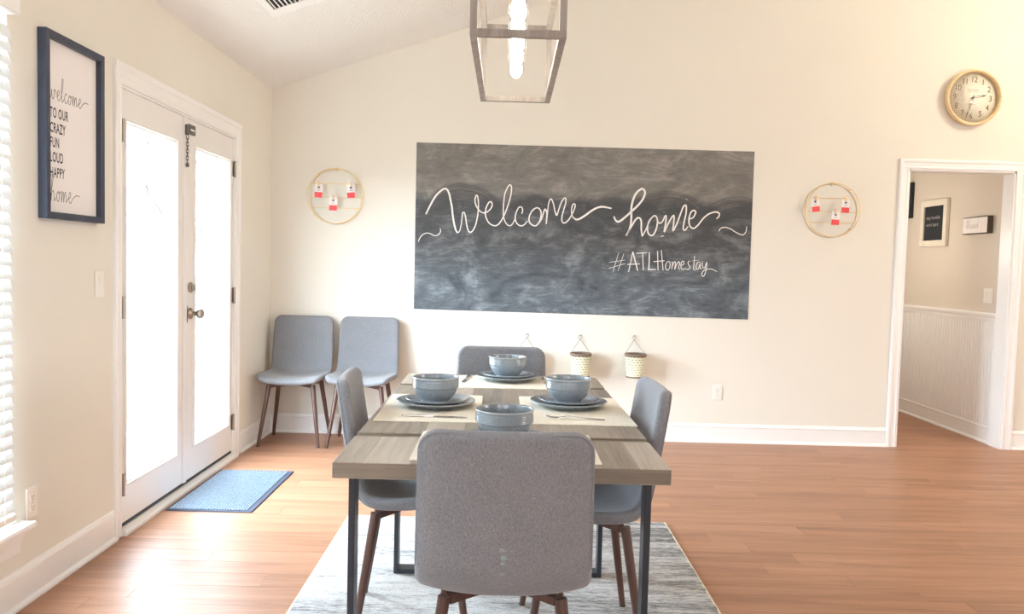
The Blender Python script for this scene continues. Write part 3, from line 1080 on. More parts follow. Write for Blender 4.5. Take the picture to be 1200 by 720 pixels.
for fy in (-0.700, 0.300):
    fr = mb()
    lw, ld = 0.0185, 0.060
    x0, x1 = -0.430, 0.425
    fr.bev(x0, x0 + lw, fy - ld / 2, fy + ld / 2, RZ, zt, 0.0015)
    fr.bev(x1 - lw, x1, fy - ld / 2, fy + ld / 2, RZ, zt, 0.0015)
    fr.bev(x0 + lw, x1 - lw, fy - ld / 2, fy + ld / 2, RZ, RZ + lw, 0.0015)
    fr.bev(x0 + lw, x1 - lw, fy - ld / 2, fy + ld / 2, zt - lw, zt, 0.0015)
    fr.build('sled_leg', M['black_steel'], tb)
for sx in (-1, 1):
    mb().bev(sx * 0.30 - 0.015, sx * 0.30 + 0.015, -0.67, 0.27, zt - 0.016, zt, 0.0015).build('under_rail', M['black_steel'], tb)


# ---------------------------------------------------------------- dining chairs
def chair_sections():
    ctrl = [(0.222, 0.443), (0.205, 0.449), (0.150, 0.452), (0.060, 0.446), (-0.040, 0.441), (-0.110, 0.447), (-0.160, 0.468),
            (-0.190, 0.510), (-0.205, 0.570), (-0.219, 0.650), (-0.233, 0.740), (-0.246, 0.830), (-0.252, 0.880)]
    P = spline(ctrl, 10)
    S = [0.0]
    for i in range(1, len(P)):
        S.append(S[-1] + (P[i] - P[i - 1]).length)
    return P, S


def loft_shell(P, S, ia, ib, hth, r_in, r_out):
    """rounded upholstered shell between two sections; r = corner rounding at a free end (0: flat seam)"""
    tot = S[-1]

    def at(s):
        s = min(max(s, 0), tot)
        k = 0
        while k < len(S) - 2 and S[k + 1] < s:
            k += 1
        t = (s - S[k]) / (S[k + 1] - S[k])
        p = P[k].lerp(P[k + 1], t)
        a, c = P[max(k - 1, 0)], P[min(k + 2, len(P) - 1)]
        d = (c - a).normalized()
        return p, d

    s0, s1 = ia, ib
    ss = [s0 + (s1 - s0) * i / 30 for i in range(31)]
    ends = []
    if r_in:
        ends += [s0 + d for d in (0.0015, 0.004, 0.008, 0.014, 0.022, 0.032, 0.045)]
    if r_out:
        ends += [s1 - d for d in (0.0015, 0.004, 0.008, 0.014, 0.022, 0.032, 0.045)]
    ss = sorted(set(ss + ends))
    K = 12
    vs, fs = [], []
    cnt = None
    for s in ss:
        p, d = at(s)
        f = s / tot
        # half width along the shell: broad seat front, slimmer back top
        w = 0.224 + 0.010 * math.sin(min(1, f / 0.5) * PI) - 0.010 * max(0, (f - 0.5) / 0.5)
        h = hth
        for rr_, dist in ((r_in, s - s0), (r_out, s1 - s)):
            if rr_ and dist < rr_:
                q = 1 - dist / rr_
                w -= rr_ * (1 - math.sqrt(max(0, 1 - q * q)))
            if rr_ and dist < h:
                q = 1 - dist / h
                h = h * math.sqrt(max(0.0004, 1 - q * q))
        n = Vector((d.y, -d.x))           # points to the sitter's side
        if n.x < 0 and f > 0.5:
            n = -n
        if f <= 0.5 and n.y < 0:
            n = -n
        curve = 0.036 - 0.012 * min(1, max(0, (f - 0.35) / 0.2))
        ring = []
        flat = w - h
        for k in range(K + 1):
            ring.append((-flat + 2 * flat * k / K, h))
        for k in range(1, 6):
            a = PI / 2 - PI * k / 6
            ring.append((flat + h * math.cos(a), h * math.sin(a)))
        for k in range(K + 1):
            ring.append((flat - 2 * flat * k / K, -h))
        for k in range(1, 6):
            a = -PI / 2 - PI * k / 6
            ring.append((-flat + h * math.cos(a), h * math.sin(a)))
        cnt = len(ring)
        for (x, o) in ring:
            lift = curve * (abs(x) / 0.23) ** 2.4
            q = p + n * (o + lift)
            vs.append((x, q.x, q.y))
    L = len(ss)
    for i in range(L - 1):
        for k in range(cnt):
            fs.append((i * cnt + k, i * cnt + (k + 1) % cnt, (i + 1) * cnt + (k + 1) % cnt, (i + 1) * cnt + k))
    b = mb()
    b.add(vs, fs, True)
    for i in (0, L - 1):
        ring = [vs[i * cnt + k] for k in range(cnt)]
        b.add(ring, [tuple(range(cnt))])
    return b, at


def make_chair(label):
    root = thing('dining_chair', label, 'chair')
    P, S = chair_sections()
    tot = S[-1]
    cut = S[70]
    b, at = loft_shell(P, S, 0.0, cut, 0.021, 0.055, 0)
    b.build('seat', M['fabric'], root)
    b, at = loft_shell(P, S, cut - 0.0004, tot, 0.021, 0, 0.055)
    bk = b.build('backrest', M['fabric'], root)
    # welt seam running round the rear edge of the backrest
    def rim(side_off):
        pts = []
        path = [(sx, s) for sx, s in [(-1, cut + 0.02 + (tot - 0.05 - cut - 0.02) * i / 14) for i in range(15)]]
        for sx, s in path:
            f = s / tot
            w = 0.224 + 0.010 * math.sin(min(1, f / 0.5) * PI) - 0.010 * max(0, (f - 0.5) / 0.5)
            pts.append((sx * (w - 0.004), s))
        for i in range(1, 8):
            a = PI / 2 * i / 8
            pts.append((-(0.214 - 0.004 - 0.05 + 0.05 * math.cos(a)), tot - 0.05 + 0.046 * math.sin(a)))
        full = pts + [(-x, s) for x, s in reversed(pts)]
        out = []
        for x, s in full:
            p, d = at(s)
            n = Vector((-d.y, d.x))
            if n.x > 0:
                n = -n
            lift = (0.036 - 0.012 * min(1, max(0, (s / tot - 0.35) / 0.2))) * (abs(x) / 0.23) ** 2.4
            q = p + n * (side_off) - n * lift
            out.append((x, q.x, q.y))
        return out
    mb().tube(rim(0.0185), 0.0016, 6).build('piping', M['thread'], bk)
    # walnut legs and the crossed rails that carry the seat
    tops = {}
    for sy, ty, fy in ((1, 0.130, 0.192), (-1, -0.125, -0.188)):
        for sx in (-1, 1):
            t = Vector((sx * 0.150, ty, 0.424))
            fo = Vector((sx * 0.206, fy, 0.0))
            tops[sx, sy] = t
            lg = mb().tube([t, t.lerp(fo, 0.05), t.lerp(fo, 0.5), fo + Vector((0, 0, 0.004))], [0.0165, 0.0165, 0.0145, 0.0110], 14).build('leg', M['walnut'], root)
            mb().tube([fo + Vector((0, 0, 0.0075)), fo], [0.0114, 0.0114], 12).build('foot_glide', M['slot'], lg)
    for sx in (-1, 1):
        a, c = tops[sx, 1] - Vector((0, 0, 0.010)), tops[-sx, -1] - Vector((0, 0, 0.010))
        a, c = a.lerp(c, 0.035), c.lerp(a, 0.035)
        d = (c - a).normalized()
        nrm = Vector((-d.y, d.x, 0)) * 0.011
        dz = (Vector((0, 0, 0.013)) if sx > 0 else Vector((0, 0, 0.011)))
        vs = []
        for p in (a, a.lerp(c, 0.5), c):
            e = 1.0 if p in (a, c) else 0.75
            vs += [p - nrm - dz * e, p + nrm - dz * e, p + nrm + dz, p - nrm + dz]
        fs = [(0, 1, 2, 3), (11, 10, 9, 8)]
        for i in (0, 4):
            fs += [(i + k, i + (k + 1) % 4, i + 4 + (k + 1) % 4, i + 4 + k) for k in range(4)]
        mb().add(vs, fs).build('seat_rail', M['walnut'], root)
    return root


ch0 = make_chair('grey upholstered dining chair seen from behind at the near end of the table')
ch0['group'] = 'grey dining chairs'
ch0.location = (0.008, 2.136, RZ)
copy_thing(ch0, (-0.316, 2.838, RZ), -PI / 2 + 0.085, 'grey upholstered dining chair on the left side of the table, by the door mat')
copy_thing(ch0, (0.282, 2.742, RZ), PI / 2 + 0.02, 'grey upholstered dining chair on the right side of the table, nearest the open floor')
copy_thing(ch0, (-0.020, 3.632, RZ), PI, 'grey upholstered dining chair at the far end of the table, facing the viewer')
copy_thing(ch0, (-1.478, 5.618, 0), PI + 0.01, 'spare grey dining chair standing right in the room corner beside the french doors')
copy_thing(ch0, (-1.003, 5.620, 0), PI - 0.02, 'spare grey dining chair against the back wall, right of the one in the corner')

# small washed-out spots on the back of the front chair
sp_mat = simple('faded_pale_blue_spot', (0.25, 0.31, 0.335), 0.9, var=0.25, scale=120)
bkr = [o for o in ch0.children if o.name.startswith('backrest')][0]
rs = random.Random(4)
for (sx_, sz_, sw, sh) in ((-0.004, 0.585, 0.010, 0.007), (0.000, 0.566, 0.012, 0.010), (-0.001, 0.549, 0.007, 0.008), (-0.003, 0.520, 0.006, 0.005)):
    n_ = 9
    ring = []
    for k in range(n_):
        a_ = 2 * PI * k / n_
        q_ = rs.uniform(0.6, 1.0)
        zq = sz_ + sh * q_ * math.sin(a_)
        yq = -0.205 - (zq - 0.570) * (0.014 / 0.080) - 0.0208
        ring.append((sx_ + sw * q_ * math.cos(a_), yq - 0.0012, zq))
    mb().add(ring, [tuple(range(n_))]).build('faded_spot', sp_mat, bkr)


# ---------------------------------------------------------------- table settings
def make_placemat(w, d, loc, rot, label):
    t = mb()
    rnm = random.Random(int(loc[0] * 1000) + 7)
    nx, ny = 20, 16
    vs = []
    for zoff in (0.0022, 0.0):
        for j in range(ny + 1):
            for i in range(nx + 1):
                u, v = i / nx * 2 - 1, j / ny * 2 - 1
                wob = 0.0012 * math.sin(5 * u + 1.3) * math.sin(4 * v + .4) if zoff else 0
                vs.append((u * w / 2, v * d / 2, zoff + max(0, wob)))
    K = (nx + 1) * (ny + 1)
    fs = [(j * (nx + 1) + i, j * (nx + 1) + i + 1, (j + 1) * (nx + 1) + i + 1, (j + 1) * (nx + 1) + i) for j in range(ny) for i in range(nx)]
    fs += [tuple(K + k for k in reversed(f)) for f in fs]
    edge = [i for i in range(nx)] + [j * (nx + 1) + nx for j in range(ny)] + [ny * (nx + 1) + i for i in range(nx, 0, -1)] + [j * (nx + 1) for j in range(ny, 0, -1)]
    for a, c in zip(edge, edge[1:] + edge[:1]):
        fs.append((a, c, c + K, a + K))
    t.add(vs, fs)
    o = t.build('placemat', M['placemat'], None, loc, (0, 0, rot))
    return tag(o, label, 'placemat', 'cream placemats')


make_placemat(0.52, 0.37, (0.008, 2.302, TZ + 0.0005), 0.0, 'cream woven placemat at the near end, partly hidden by the front chair')
make_placemat(0.36, 0.545, (-0.262, 2.915, TZ + 0.0005), 0.02, 'cream woven placemat on the left side of the table')
make_placemat(0.385, 0.555, (0.254, 2.925, TZ + 0.0005), 0.01, 'cream woven placemat on the right side of the table')
make_placemat(0.52, 0.36, (-0.005, 3.575, TZ + 0.0005), 0.0, 'cream woven placemat at the far end of the table')


def plate(name, r, h, label=None, group=None):
    root = thing(name, label or '', 'plate', group=group)
    pr = [(0, 0.0), (r * 0.58, 0.0), (r * 0.60, 0.003), (r * 0.78, 0.0065), (r * 0.93, h - 0.004), (r * 0.992, h - 0.001), (r, h + 0.001),
          (r * 0.992, h + 0.0032), (r * 0.94, h + 0.0008), (r * 0.80, 0.0105), (r * 0.66, 0.0075), (r * 0.3, 0.0065), (0, 0.0065)]
    mb().lathe([(p.x, p.y) for p in spline(pr, 3)], 56).build('plate_body', M['ceramic'], root)
    mb().lathe([(r * 0.9915, h + 0.0024), (r * 1.0015, h + 0.001), (r * 0.998, h + 0.0030), (r * 0.9915, h + 0.0036), (r * 0.980, h + 0.0030)], 56).build('glazed_rim', M['rim'], root)
    return root


def bowl(label=None, group=None):
    root = thing('bowl', label or '', 'bowl', group=group)
    pr = [(0, 0.003), (0.046, 0.003), (0.048, 0.0), (0.053, 0.0), (0.054, 0.006), (0.066, 0.018), (0.077, 0.035), (0.0815, 0.050)]
    out = [(p.x, p.y) for p in spline(pr, 4)]
    z = 0.0525
    out += [(0.0835, 0.0515), (0.0848, 0.0525)]
    for k in range(5):
        zz = 0.0545 + k * 0.0045
        out += [(0.0838, zz), (0.0854, zz + 0.0018), (0.0853, zz + 0.0028)]
    out += [(0.0845, 0.0785), (0.0850, 0.083), (0.0868, 0.0865), (0.0862, 0.0892), (0.0840, 0.0898), (0.0818, 0.0885)]
    inn = spline([(0.0818, 0.0885), (0.0795, 0.075), (0.077, 0.052), (0.068, 0.030), (0.050, 0.013), (0.025, 0.0085), (0, 0.008)], 4)
    out += [(p.x, p.y) for p in inn[1:]]
    mb().lathe(out, 64).build('bowl_body', M['ceramic'], root)
    mb().lathe([(0.0868, 0.0872), (0.0866, 0.0896), (0.0842, 0.0905), (0.0820, 0.0892)], 64).build('glazed_rim', M['rim'], root)
    return root


PL = TZ + 0.0035
SETS = [((0.004, 2.318), 'at the near end of the table behind the front chair', 'near end'),
        ((-0.254, 2.945), 'on the left side of the table', 'left side'),
        ((0.243, 3.000), 'on the right side of the table', 'right side'),
        ((0.012, 3.655), 'at the far end of the table', 'far end')]
dp0 = plate('dinner_plate', 0.146, 0.020, group='large dinner plates')
sp0 = plate('salad_plate', 0.116, 0.017, group='small salad plates')
bw0 = bowl(group='grey bowls')
for i, ((px, py), where, short) in enumerate(SETS):
    dp = dp0 if i == 0 else copy_thing(dp0)
    sp = sp0 if i == 0 else copy_thing(sp0)
    bw = bw0 if i == 0 else copy_thing(bw0)
    dp.location = (px, py, PL)
    sp.location = (px + 0.004, py + 0.006, PL + 0.0085)
    bw.location = (px - 0.002, py + 0.004, PL + 0.0175)
    dp['label'] = 'large grey dinner plate, lowest ' + where
    sp['label'] = 'smaller salad plate under bowl ' + where
    bw['label'] = 'glazed grey bowl on plates ' + where


def cutlery_strip(b, prof, th=0.0022, lift=None):
    """flat bar along local y with half widths; prof: (y, halfwidth, z)"""
    vs, fs = [], []
    for (yy, hw, z) in prof:
        vs += [(-hw, yy, z), (hw, yy, z), (hw * 0.8, yy, z + th), (-hw * 0.8, yy, z + th)]
    n = len(prof)
    for i in range(n - 1):
        for k in range(4):
            fs.append((4 * i + k, 4 * i + (k + 1) % 4, 4 * i + 4 + (k + 1) % 4, 4 * i + 4 + k))
    fs += [(3, 2, 1, 0), (4 * n - 4, 4 * n - 3, 4 * n - 2, 4 * n - 1)]
    b.add(vs, fs)


def make_knife(label, loc, rot):
    t = thing('table_knife', label, 'knife', loc, rot, 'table knives')
    b = mb()
    cutlery_strip(b, [(-0.112, 0.005, 0.0), (-0.108, 0.0075, 0.0), (-0.04, 0.006, 0.0008), (-0.004, 0.0045, 0.001)], 0.0045)
    b.build('handle', M['cutlery'], t)
    b = mb()
    cutlery_strip(b, [(-0.004, 0.0045, 0.001), (0.01, 0.0085, 0.001), (0.07, 0.0095, 0.0008), (0.10, 0.007, 0.0006), (0.114, 0.001, 0.0006)], 0.0014)
    b.build('blade', M['cutlery'], t)
    return t


def make_fork(label, loc, rot):
    t = thing('table_fork', label, 'fork', loc, rot, 'table forks')
    b = mb()
    cutlery_strip(b, [(-0.100, 0.004, 0.0), (-0.096, 0.0075, 0.0), (-0.05, 0.0055, 0.001), (0.02, 0.003, 0.006), (0.032, 0.005, 0.006), (0.042, 0.0115, 0.003)], 0.0022)
    b.build('handle', M['cutlery'], t)
    b = mb()
    cutlery_strip(b, [(0.042, 0.0115, 0.003), (0.060, 0.0125, 0.0005)], 0.0018)
    for k in range(4):
        x = -0.0105 + k * 0.007
        vs, fs = [], []
        for (yy, hw, z) in ((0.060, 0.0021, 0.0005), (0.085, 0.0019, 0.001), (0.103, 0.0010, 0.006)):
            vs += [(x - hw, yy, z), (x + hw, yy, z), (x + hw, yy, z + 0.0018), (x - hw, yy, z + 0.0018)]
        for i in (0, 4):
            fs += [(i + j, i + (j + 1) % 4, i + 4 + (j + 1) % 4, i + 4 + j) for j in range(4)]
        fs += [(0, 3, 2, 1), (8, 9, 10, 11)]
        b.add(vs, fs)
    b.build('tines', M['cutlery'], t)
    return t


PZ = TZ + 0.0042
make_knife('steel table knife lying in front of the left plate stack', (-0.240, 2.722, PZ), PI / 2 + PI - 0.05)
make_fork('steel table fork lying in front of the right plate stack', (0.250, 2.745, PZ), PI / 2 - 0.10)
make_knife('steel knife left of the far plate stack, handle towards the far chair', (-0.178, 3.635, PZ), PI - 0.08)
make_fork('steel fork with dark tines showing right of the far plate stack', (0.182, 3.640, PZ), PI + 0.05)
CHALK = [
 (0.013, [(-0.612,1.647),(-0.596,1.682),(-0.57,1.735),(-0.543,1.781),(-0.515,1.812),(-0.488,1.833),(-0.464,1.835),(-0.445,1.804),(-0.434,1.759),(-0.422,1.704),(-0.414,1.641),(-0.402,1.579),(-0.387,1.531),(-0.375,1.516)]),
 (0.009, [(-0.375,1.516),(-0.361,1.531),(-0.35,1.581),(-0.345,1.636),(-0.341,1.664),(-0.329,1.665),(-0.319,1.63),(-0.311,1.582),(-0.3,1.54),(-0.284,1.522),(-0.265,1.534),(-0.245,1.576),(-0.232,1.639),(-0.227,1.695),(-0.228,1.751),(-0.237,1.792),(-0.246,1.79),(-0.253,1.76),(-0.245,1.722),(-0.223,1.688),(-0.198,1.669),(-0.174,1.669),(-0.146,1.687),(-0.128,1.715),(-0.127,1.739),(-0.139,1.751),(-0.154,1.739),(-0.17,1.703),(-0.174,1.662),(-0.166,1.627),(-0.144,1.593),(-0.112,1.576),(-0.084,1.58),(-0.057,1.612),(-0.034,1.658),(-0.011,1.721),(0.008,1.791),(0.014,1.854),(0.003,1.878),(-0.014,1.86),(-0.034,1.811),(-0.041,1.748),(-0.043,1.686),(-0.04,1.644),(-0.025,1.603),(-0.0,1.578),(0.024,1.587),(0.044,1.626)]),
 (0.009, [(0.093,1.667),(0.1,1.69),(0.093,1.714),(0.073,1.715),(0.056,1.685),(0.046,1.639),(0.057,1.601),(0.084,1.58),(0.113,1.587),(0.137,1.617)]),
 (0.01, [(0.199,1.714),(0.172,1.695),(0.15,1.649),(0.151,1.611),(0.174,1.587),(0.203,1.584),(0.226,1.616),(0.237,1.665),(0.227,1.703),(0.199,1.714),(0.165,1.684)]),
 (0.01, [(0.209,1.594),(0.226,1.609),(0.244,1.645),(0.259,1.697),(0.269,1.704),(0.278,1.68),(0.278,1.639),(0.276,1.597)]),
 (0.009, [(0.278,1.604),(0.284,1.68),(0.289,1.743),(0.299,1.777),(0.31,1.78),(0.324,1.751),(0.336,1.703),(0.347,1.668),(0.355,1.668),(0.367,1.71),(0.383,1.759),(0.403,1.789),(0.415,1.787),(0.415,1.753),(0.402,1.704),(0.391,1.655),(0.392,1.621),(0.408,1.608),(0.432,1.622),(0.456,1.657),(0.479,1.706),(0.486,1.741),(0.476,1.751),(0.464,1.734),(0.46,1.692),(0.47,1.654),(0.495,1.637)]),
 (0.014, [(0.47,1.654),(0.495,1.637),(0.523,1.643),(0.564,1.67),(0.612,1.706),(0.653,1.728),(0.695,1.734),(0.755,1.724)]),
 (0.006, [(-0.664,1.443),(-0.652,1.472),(-0.631,1.497),(-0.603,1.508),(-0.579,1.505),(-0.554,1.494),(-0.53,1.491),(-0.509,1.507),(-0.501,1.528),(-0.506,1.545)]),
 (0.015, [(0.774,1.666),(0.789,1.637),(0.812,1.629),(0.853,1.659),(0.893,1.697),(0.942,1.744),(0.981,1.795),(0.998,1.845),(0.983,1.872),(0.96,1.867),(0.929,1.834),(0.908,1.779),(0.901,1.724),(0.903,1.651),(0.896,1.592),(0.871,1.527)]),
 (0.012, [(0.866,1.527),(0.901,1.587),(0.936,1.648),(0.961,1.66),(0.977,1.635),(0.979,1.58),(0.988,1.525)]),
 (0.011, [(0.988,1.525),(1.016,1.581),(1.037,1.636),(1.064,1.674),(1.086,1.674),(1.097,1.638),(1.09,1.583),(1.068,1.537),(1.041,1.538),(1.026,1.572),(1.033,1.636),(1.064,1.674)]),
 (0.011, [(1.087,1.665),(1.111,1.625),(1.134,1.639),(1.151,1.676),(1.16,1.676),(1.157,1.621),(1.15,1.562),(1.176,1.622),(1.206,1.677),(1.218,1.678),(1.217,1.623),(1.214,1.572),(1.24,1.623),(1.265,1.697),(1.286,1.753),(1.304,1.758),(1.306,1.707),(1.295,1.643),(1.289,1.593),(1.302,1.577),(1.324,1.607)]),
 (0.011, [(1.331,1.662),(1.358,1.672),(1.377,1.709),(1.365,1.725),(1.343,1.713),(1.329,1.662),(1.337,1.612),(1.365,1.593),(1.397,1.618),(1.436,1.67),(1.476,1.703),(1.522,1.718),(1.55,1.709),(1.549,1.686),(1.531,1.667)]),
 (0.007, [(1.553,1.577),(1.568,1.6),(1.6,1.607),(1.637,1.597),(1.675,1.575),(1.712,1.558),(1.735,1.556),(1.753,1.577),(1.759,1.618)]),
 (0.003, [(1.298,1.812),(1.316,1.799)]),
 (0.008, [(1.124,1.527),(1.147,1.532)]),
 (0.0045, [(0.817,1.398),(0.781,1.257)]),
 (0.0045, [(0.857,1.395),(0.817,1.265)]),
 (0.0045, [(0.749,1.326),(0.866,1.347)]),
 (0.0045, [(0.747,1.282),(0.867,1.32)]),
 (0.0085, [(0.923,1.411),(0.896,1.26)]),
 (0.0085, [(0.923,1.411),(0.936,1.364),(0.963,1.269)]),
 (0.0085, [(0.884,1.315),(0.978,1.321)]),
 (0.0085, [(0.948,1.399),(1.027,1.405)]),
 (0.0085, [(0.995,1.402),(1.005,1.274)]),
 (0.0085, [(1.045,1.409),(1.046,1.345),(1.045,1.284),(1.048,1.281),(1.097,1.283)]),
 (0.0085, [(1.105,1.42),(1.114,1.277)]),
 (0.0085, [(1.133,1.426),(1.151,1.278)]),
 (0.0085, [(1.077,1.34),(1.159,1.349)]),
 (0.006, [(1.184,1.345),(1.17,1.322),(1.171,1.289),(1.186,1.281),(1.2,1.301),(1.201,1.33),(1.189,1.346),(1.173,1.333)]),
 (0.006, [(1.21,1.342),(1.219,1.334),(1.215,1.286)]),
 (0.006, [(1.217,1.305),(1.232,1.342),(1.241,1.335),(1.237,1.287),(1.244,1.309),(1.261,1.343),(1.272,1.336),(1.266,1.299),(1.278,1.288)]),
 (0.006, [(1.281,1.318),(1.3,1.325),(1.304,1.344),(1.292,1.349),(1.282,1.329),(1.285,1.299),(1.3,1.289),(1.318,1.3)]),
 (0.006, [(1.346,1.354),(1.334,1.341),(1.339,1.323),(1.351,1.305),(1.337,1.29),(1.318,1.291)]),
 (0.006, [(1.381,1.39),(1.379,1.339),(1.377,1.294),(1.392,1.287)]),
 (0.003, [(1.36,1.353),(1.412,1.358)]),
 (0.006, [(1.423,1.347),(1.405,1.343),(1.395,1.317),(1.4,1.293),(1.414,1.299),(1.425,1.336),(1.425,1.303),(1.437,1.292)]),
 (0.006, [(1.439,1.351),(1.443,1.311),(1.458,1.304),(1.474,1.348),(1.47,1.297),(1.46,1.252),(1.446,1.241),(1.438,1.259),(1.455,1.285),(1.488,1.296),(1.518,1.294),(1.552,1.278)]),
]


# ---------------------------------------------------------------- things on the back wall
bd = thing('chalkboard', 'large smeared chalkboard with handwritten greeting on the back wall', 'chalkboard', (0.552, YB, 1.549))
b = mb()
b.prism([(-1.2420, 0.620), (1.2420, 0.618), (1.2430, -0.621), (-1.2400, -0.604)], -0.004, -0.0002, 'y')
b.build('board_panel', M['board'], bd)
b = mb()
for w, pts in CHALK:
    stroke(b, [(x - 0.552, z - 1.549) for x, z in pts], w, -0.0042, th=0.0009)
b.build('chalk_lettering', M['chalk'], bd)

# clock
ck = thing('wall_clock', 'round pale wood wall clock above the doorway at the upper right', 'clock', (3.369, YB, 2.596))
CT = math.radians(-2.6)
tilt = Matrix.Rotation(-CT, 4, 'Y')
toY = Matrix.Rotation(PI / 2, 4, 'X')
R = 0.205
b = mb()
b.lathe([(0, 0.0), (R - 0.012, 0.0), (R - 0.003, 0.012), (R, 0.030), (R - 0.002, 0.046), (R - 0.008, 0.052), (R - 0.017, 0.050), (R - 0.024, 0.040), (R - 0.026, 0.020)], 72, toY)
b.build('clock_rim', M['clock_wood'], ck)
mb().lathe([(0, 0.018), (R - 0.025, 0.018), (R - 0.025, 0.021), (0, 0.021)], 64, toY).build('clock_face', M['clock_face'], ck)
b = mb()
FY = -0.0216
ca, sa = math.cos(CT), math.sin(CT)
for hnum in range(1, 13):
    a = PI / 2 - 2 * PI * hnum / 12 + CT
    text_mesh(b, str(hnum), 0.060, 0.132 * math.cos(a), FY, 0.132 * math.sin(a), sx=0.86, rot=CT)
for k in range(60):
    a = 2 * PI * k / 60 + CT
    L = 0.011 if k % 15 == 0 else 0.008
    w = 0.0032 if k % 15 == 0 else 0.0012
    d = Vector((math.cos(a), math.sin(a)))
    n = Vector((-d.y, d.x))
    q = [d * 0.170 + n * w / 2, d * 0.170 - n * w / 2, d * (0.170 - L) - n * w / 2, d * (0.170 - L) + n * w / 2]
    b.add([(p.x, FY, p.y) for p in q], [(0, 1, 2, 3)])
b.build('numerals', M['numeral'], ck)
b = mb()
rnp = random.Random(11)
for (zz, x0, x1, hgt) in ((0.058, -0.040, 0.044, 0.009), (0.044, -0.034, 0.036, 0.006), (-0.046, -0.036, 0.030, 0.006)):
    x = x0
    while x < x1:
        wl = rnp.uniform(0.003, 0.006)
        c0 = Vector((x * ca - zz * sa, x * sa + zz * ca))
        b.add([(c0.x, FY, c0.y - hgt / 2), (c0.x + wl, FY, c0.y - hgt / 2), (c0.x + wl, FY, c0.y + hgt / 2), (c0.x, FY, c0.y + hgt / 2)], [(0, 1, 2, 3)])
        x += wl + 0.0025
b.build('dial_print', M['print_faint'], ck)


def hand(name, ang, length, w, y, hollow):
    d = Vector((math.cos(ang), math.sin(ang)))
    n = Vector((-d.y, d.x))
    b = mb()
    def quad(s0, w0, s1, w1, off=0.0):
        q = [d * s0 + n * (off + w0), d * s0 + n * (off - w0), d * s1 + n * (off - w1), d * s1 + n * (off + w1)]
        vs = [(p.x, y, p.y) for p in q] + [(p.x, y - 0.0012, p.y) for p in q]
        b.add(vs, [(0, 1, 2, 3), (7, 6, 5, 4), (0, 4, 5, 1), (1, 5, 6, 2), (2, 6, 7, 3), (3, 7, 4, 0)])
    quad(-0.02, 0.0022, 0.012, 0.0022)
    quad(0.010, 0.0012, length * 0.74, 0.0014, w)
    quad(0.010, 0.0012, length * 0.74, 0.0014, -w)
    quad(length * 0.70, w + 0.0018, length, 0.0006)
    b.build(name, M['hand'], ck)


hand('hour_hand', PI / 2 - 2 * PI * (2.53 / 12) + CT, 0.104, 0.0052, -0.0245, True)
hand('minute_hand', PI / 2 - 2 * PI * (32.4 / 60) + CT, 0.158, 0.0040, -0.0270, True)
mb().lathe([(0, 0.021), (0.007, 0.021), (0.006, 0.030), (0, 0.031)], 16, toY).build('hand_pin', M['hand'], ck)
mb().lathe([(0, 0.0385), (R - 0.0235, 0.0385), (R - 0.0235, 0.0395), (0, 0.0395)], 48, toY).build('clock_glass', M['glass'], ck)


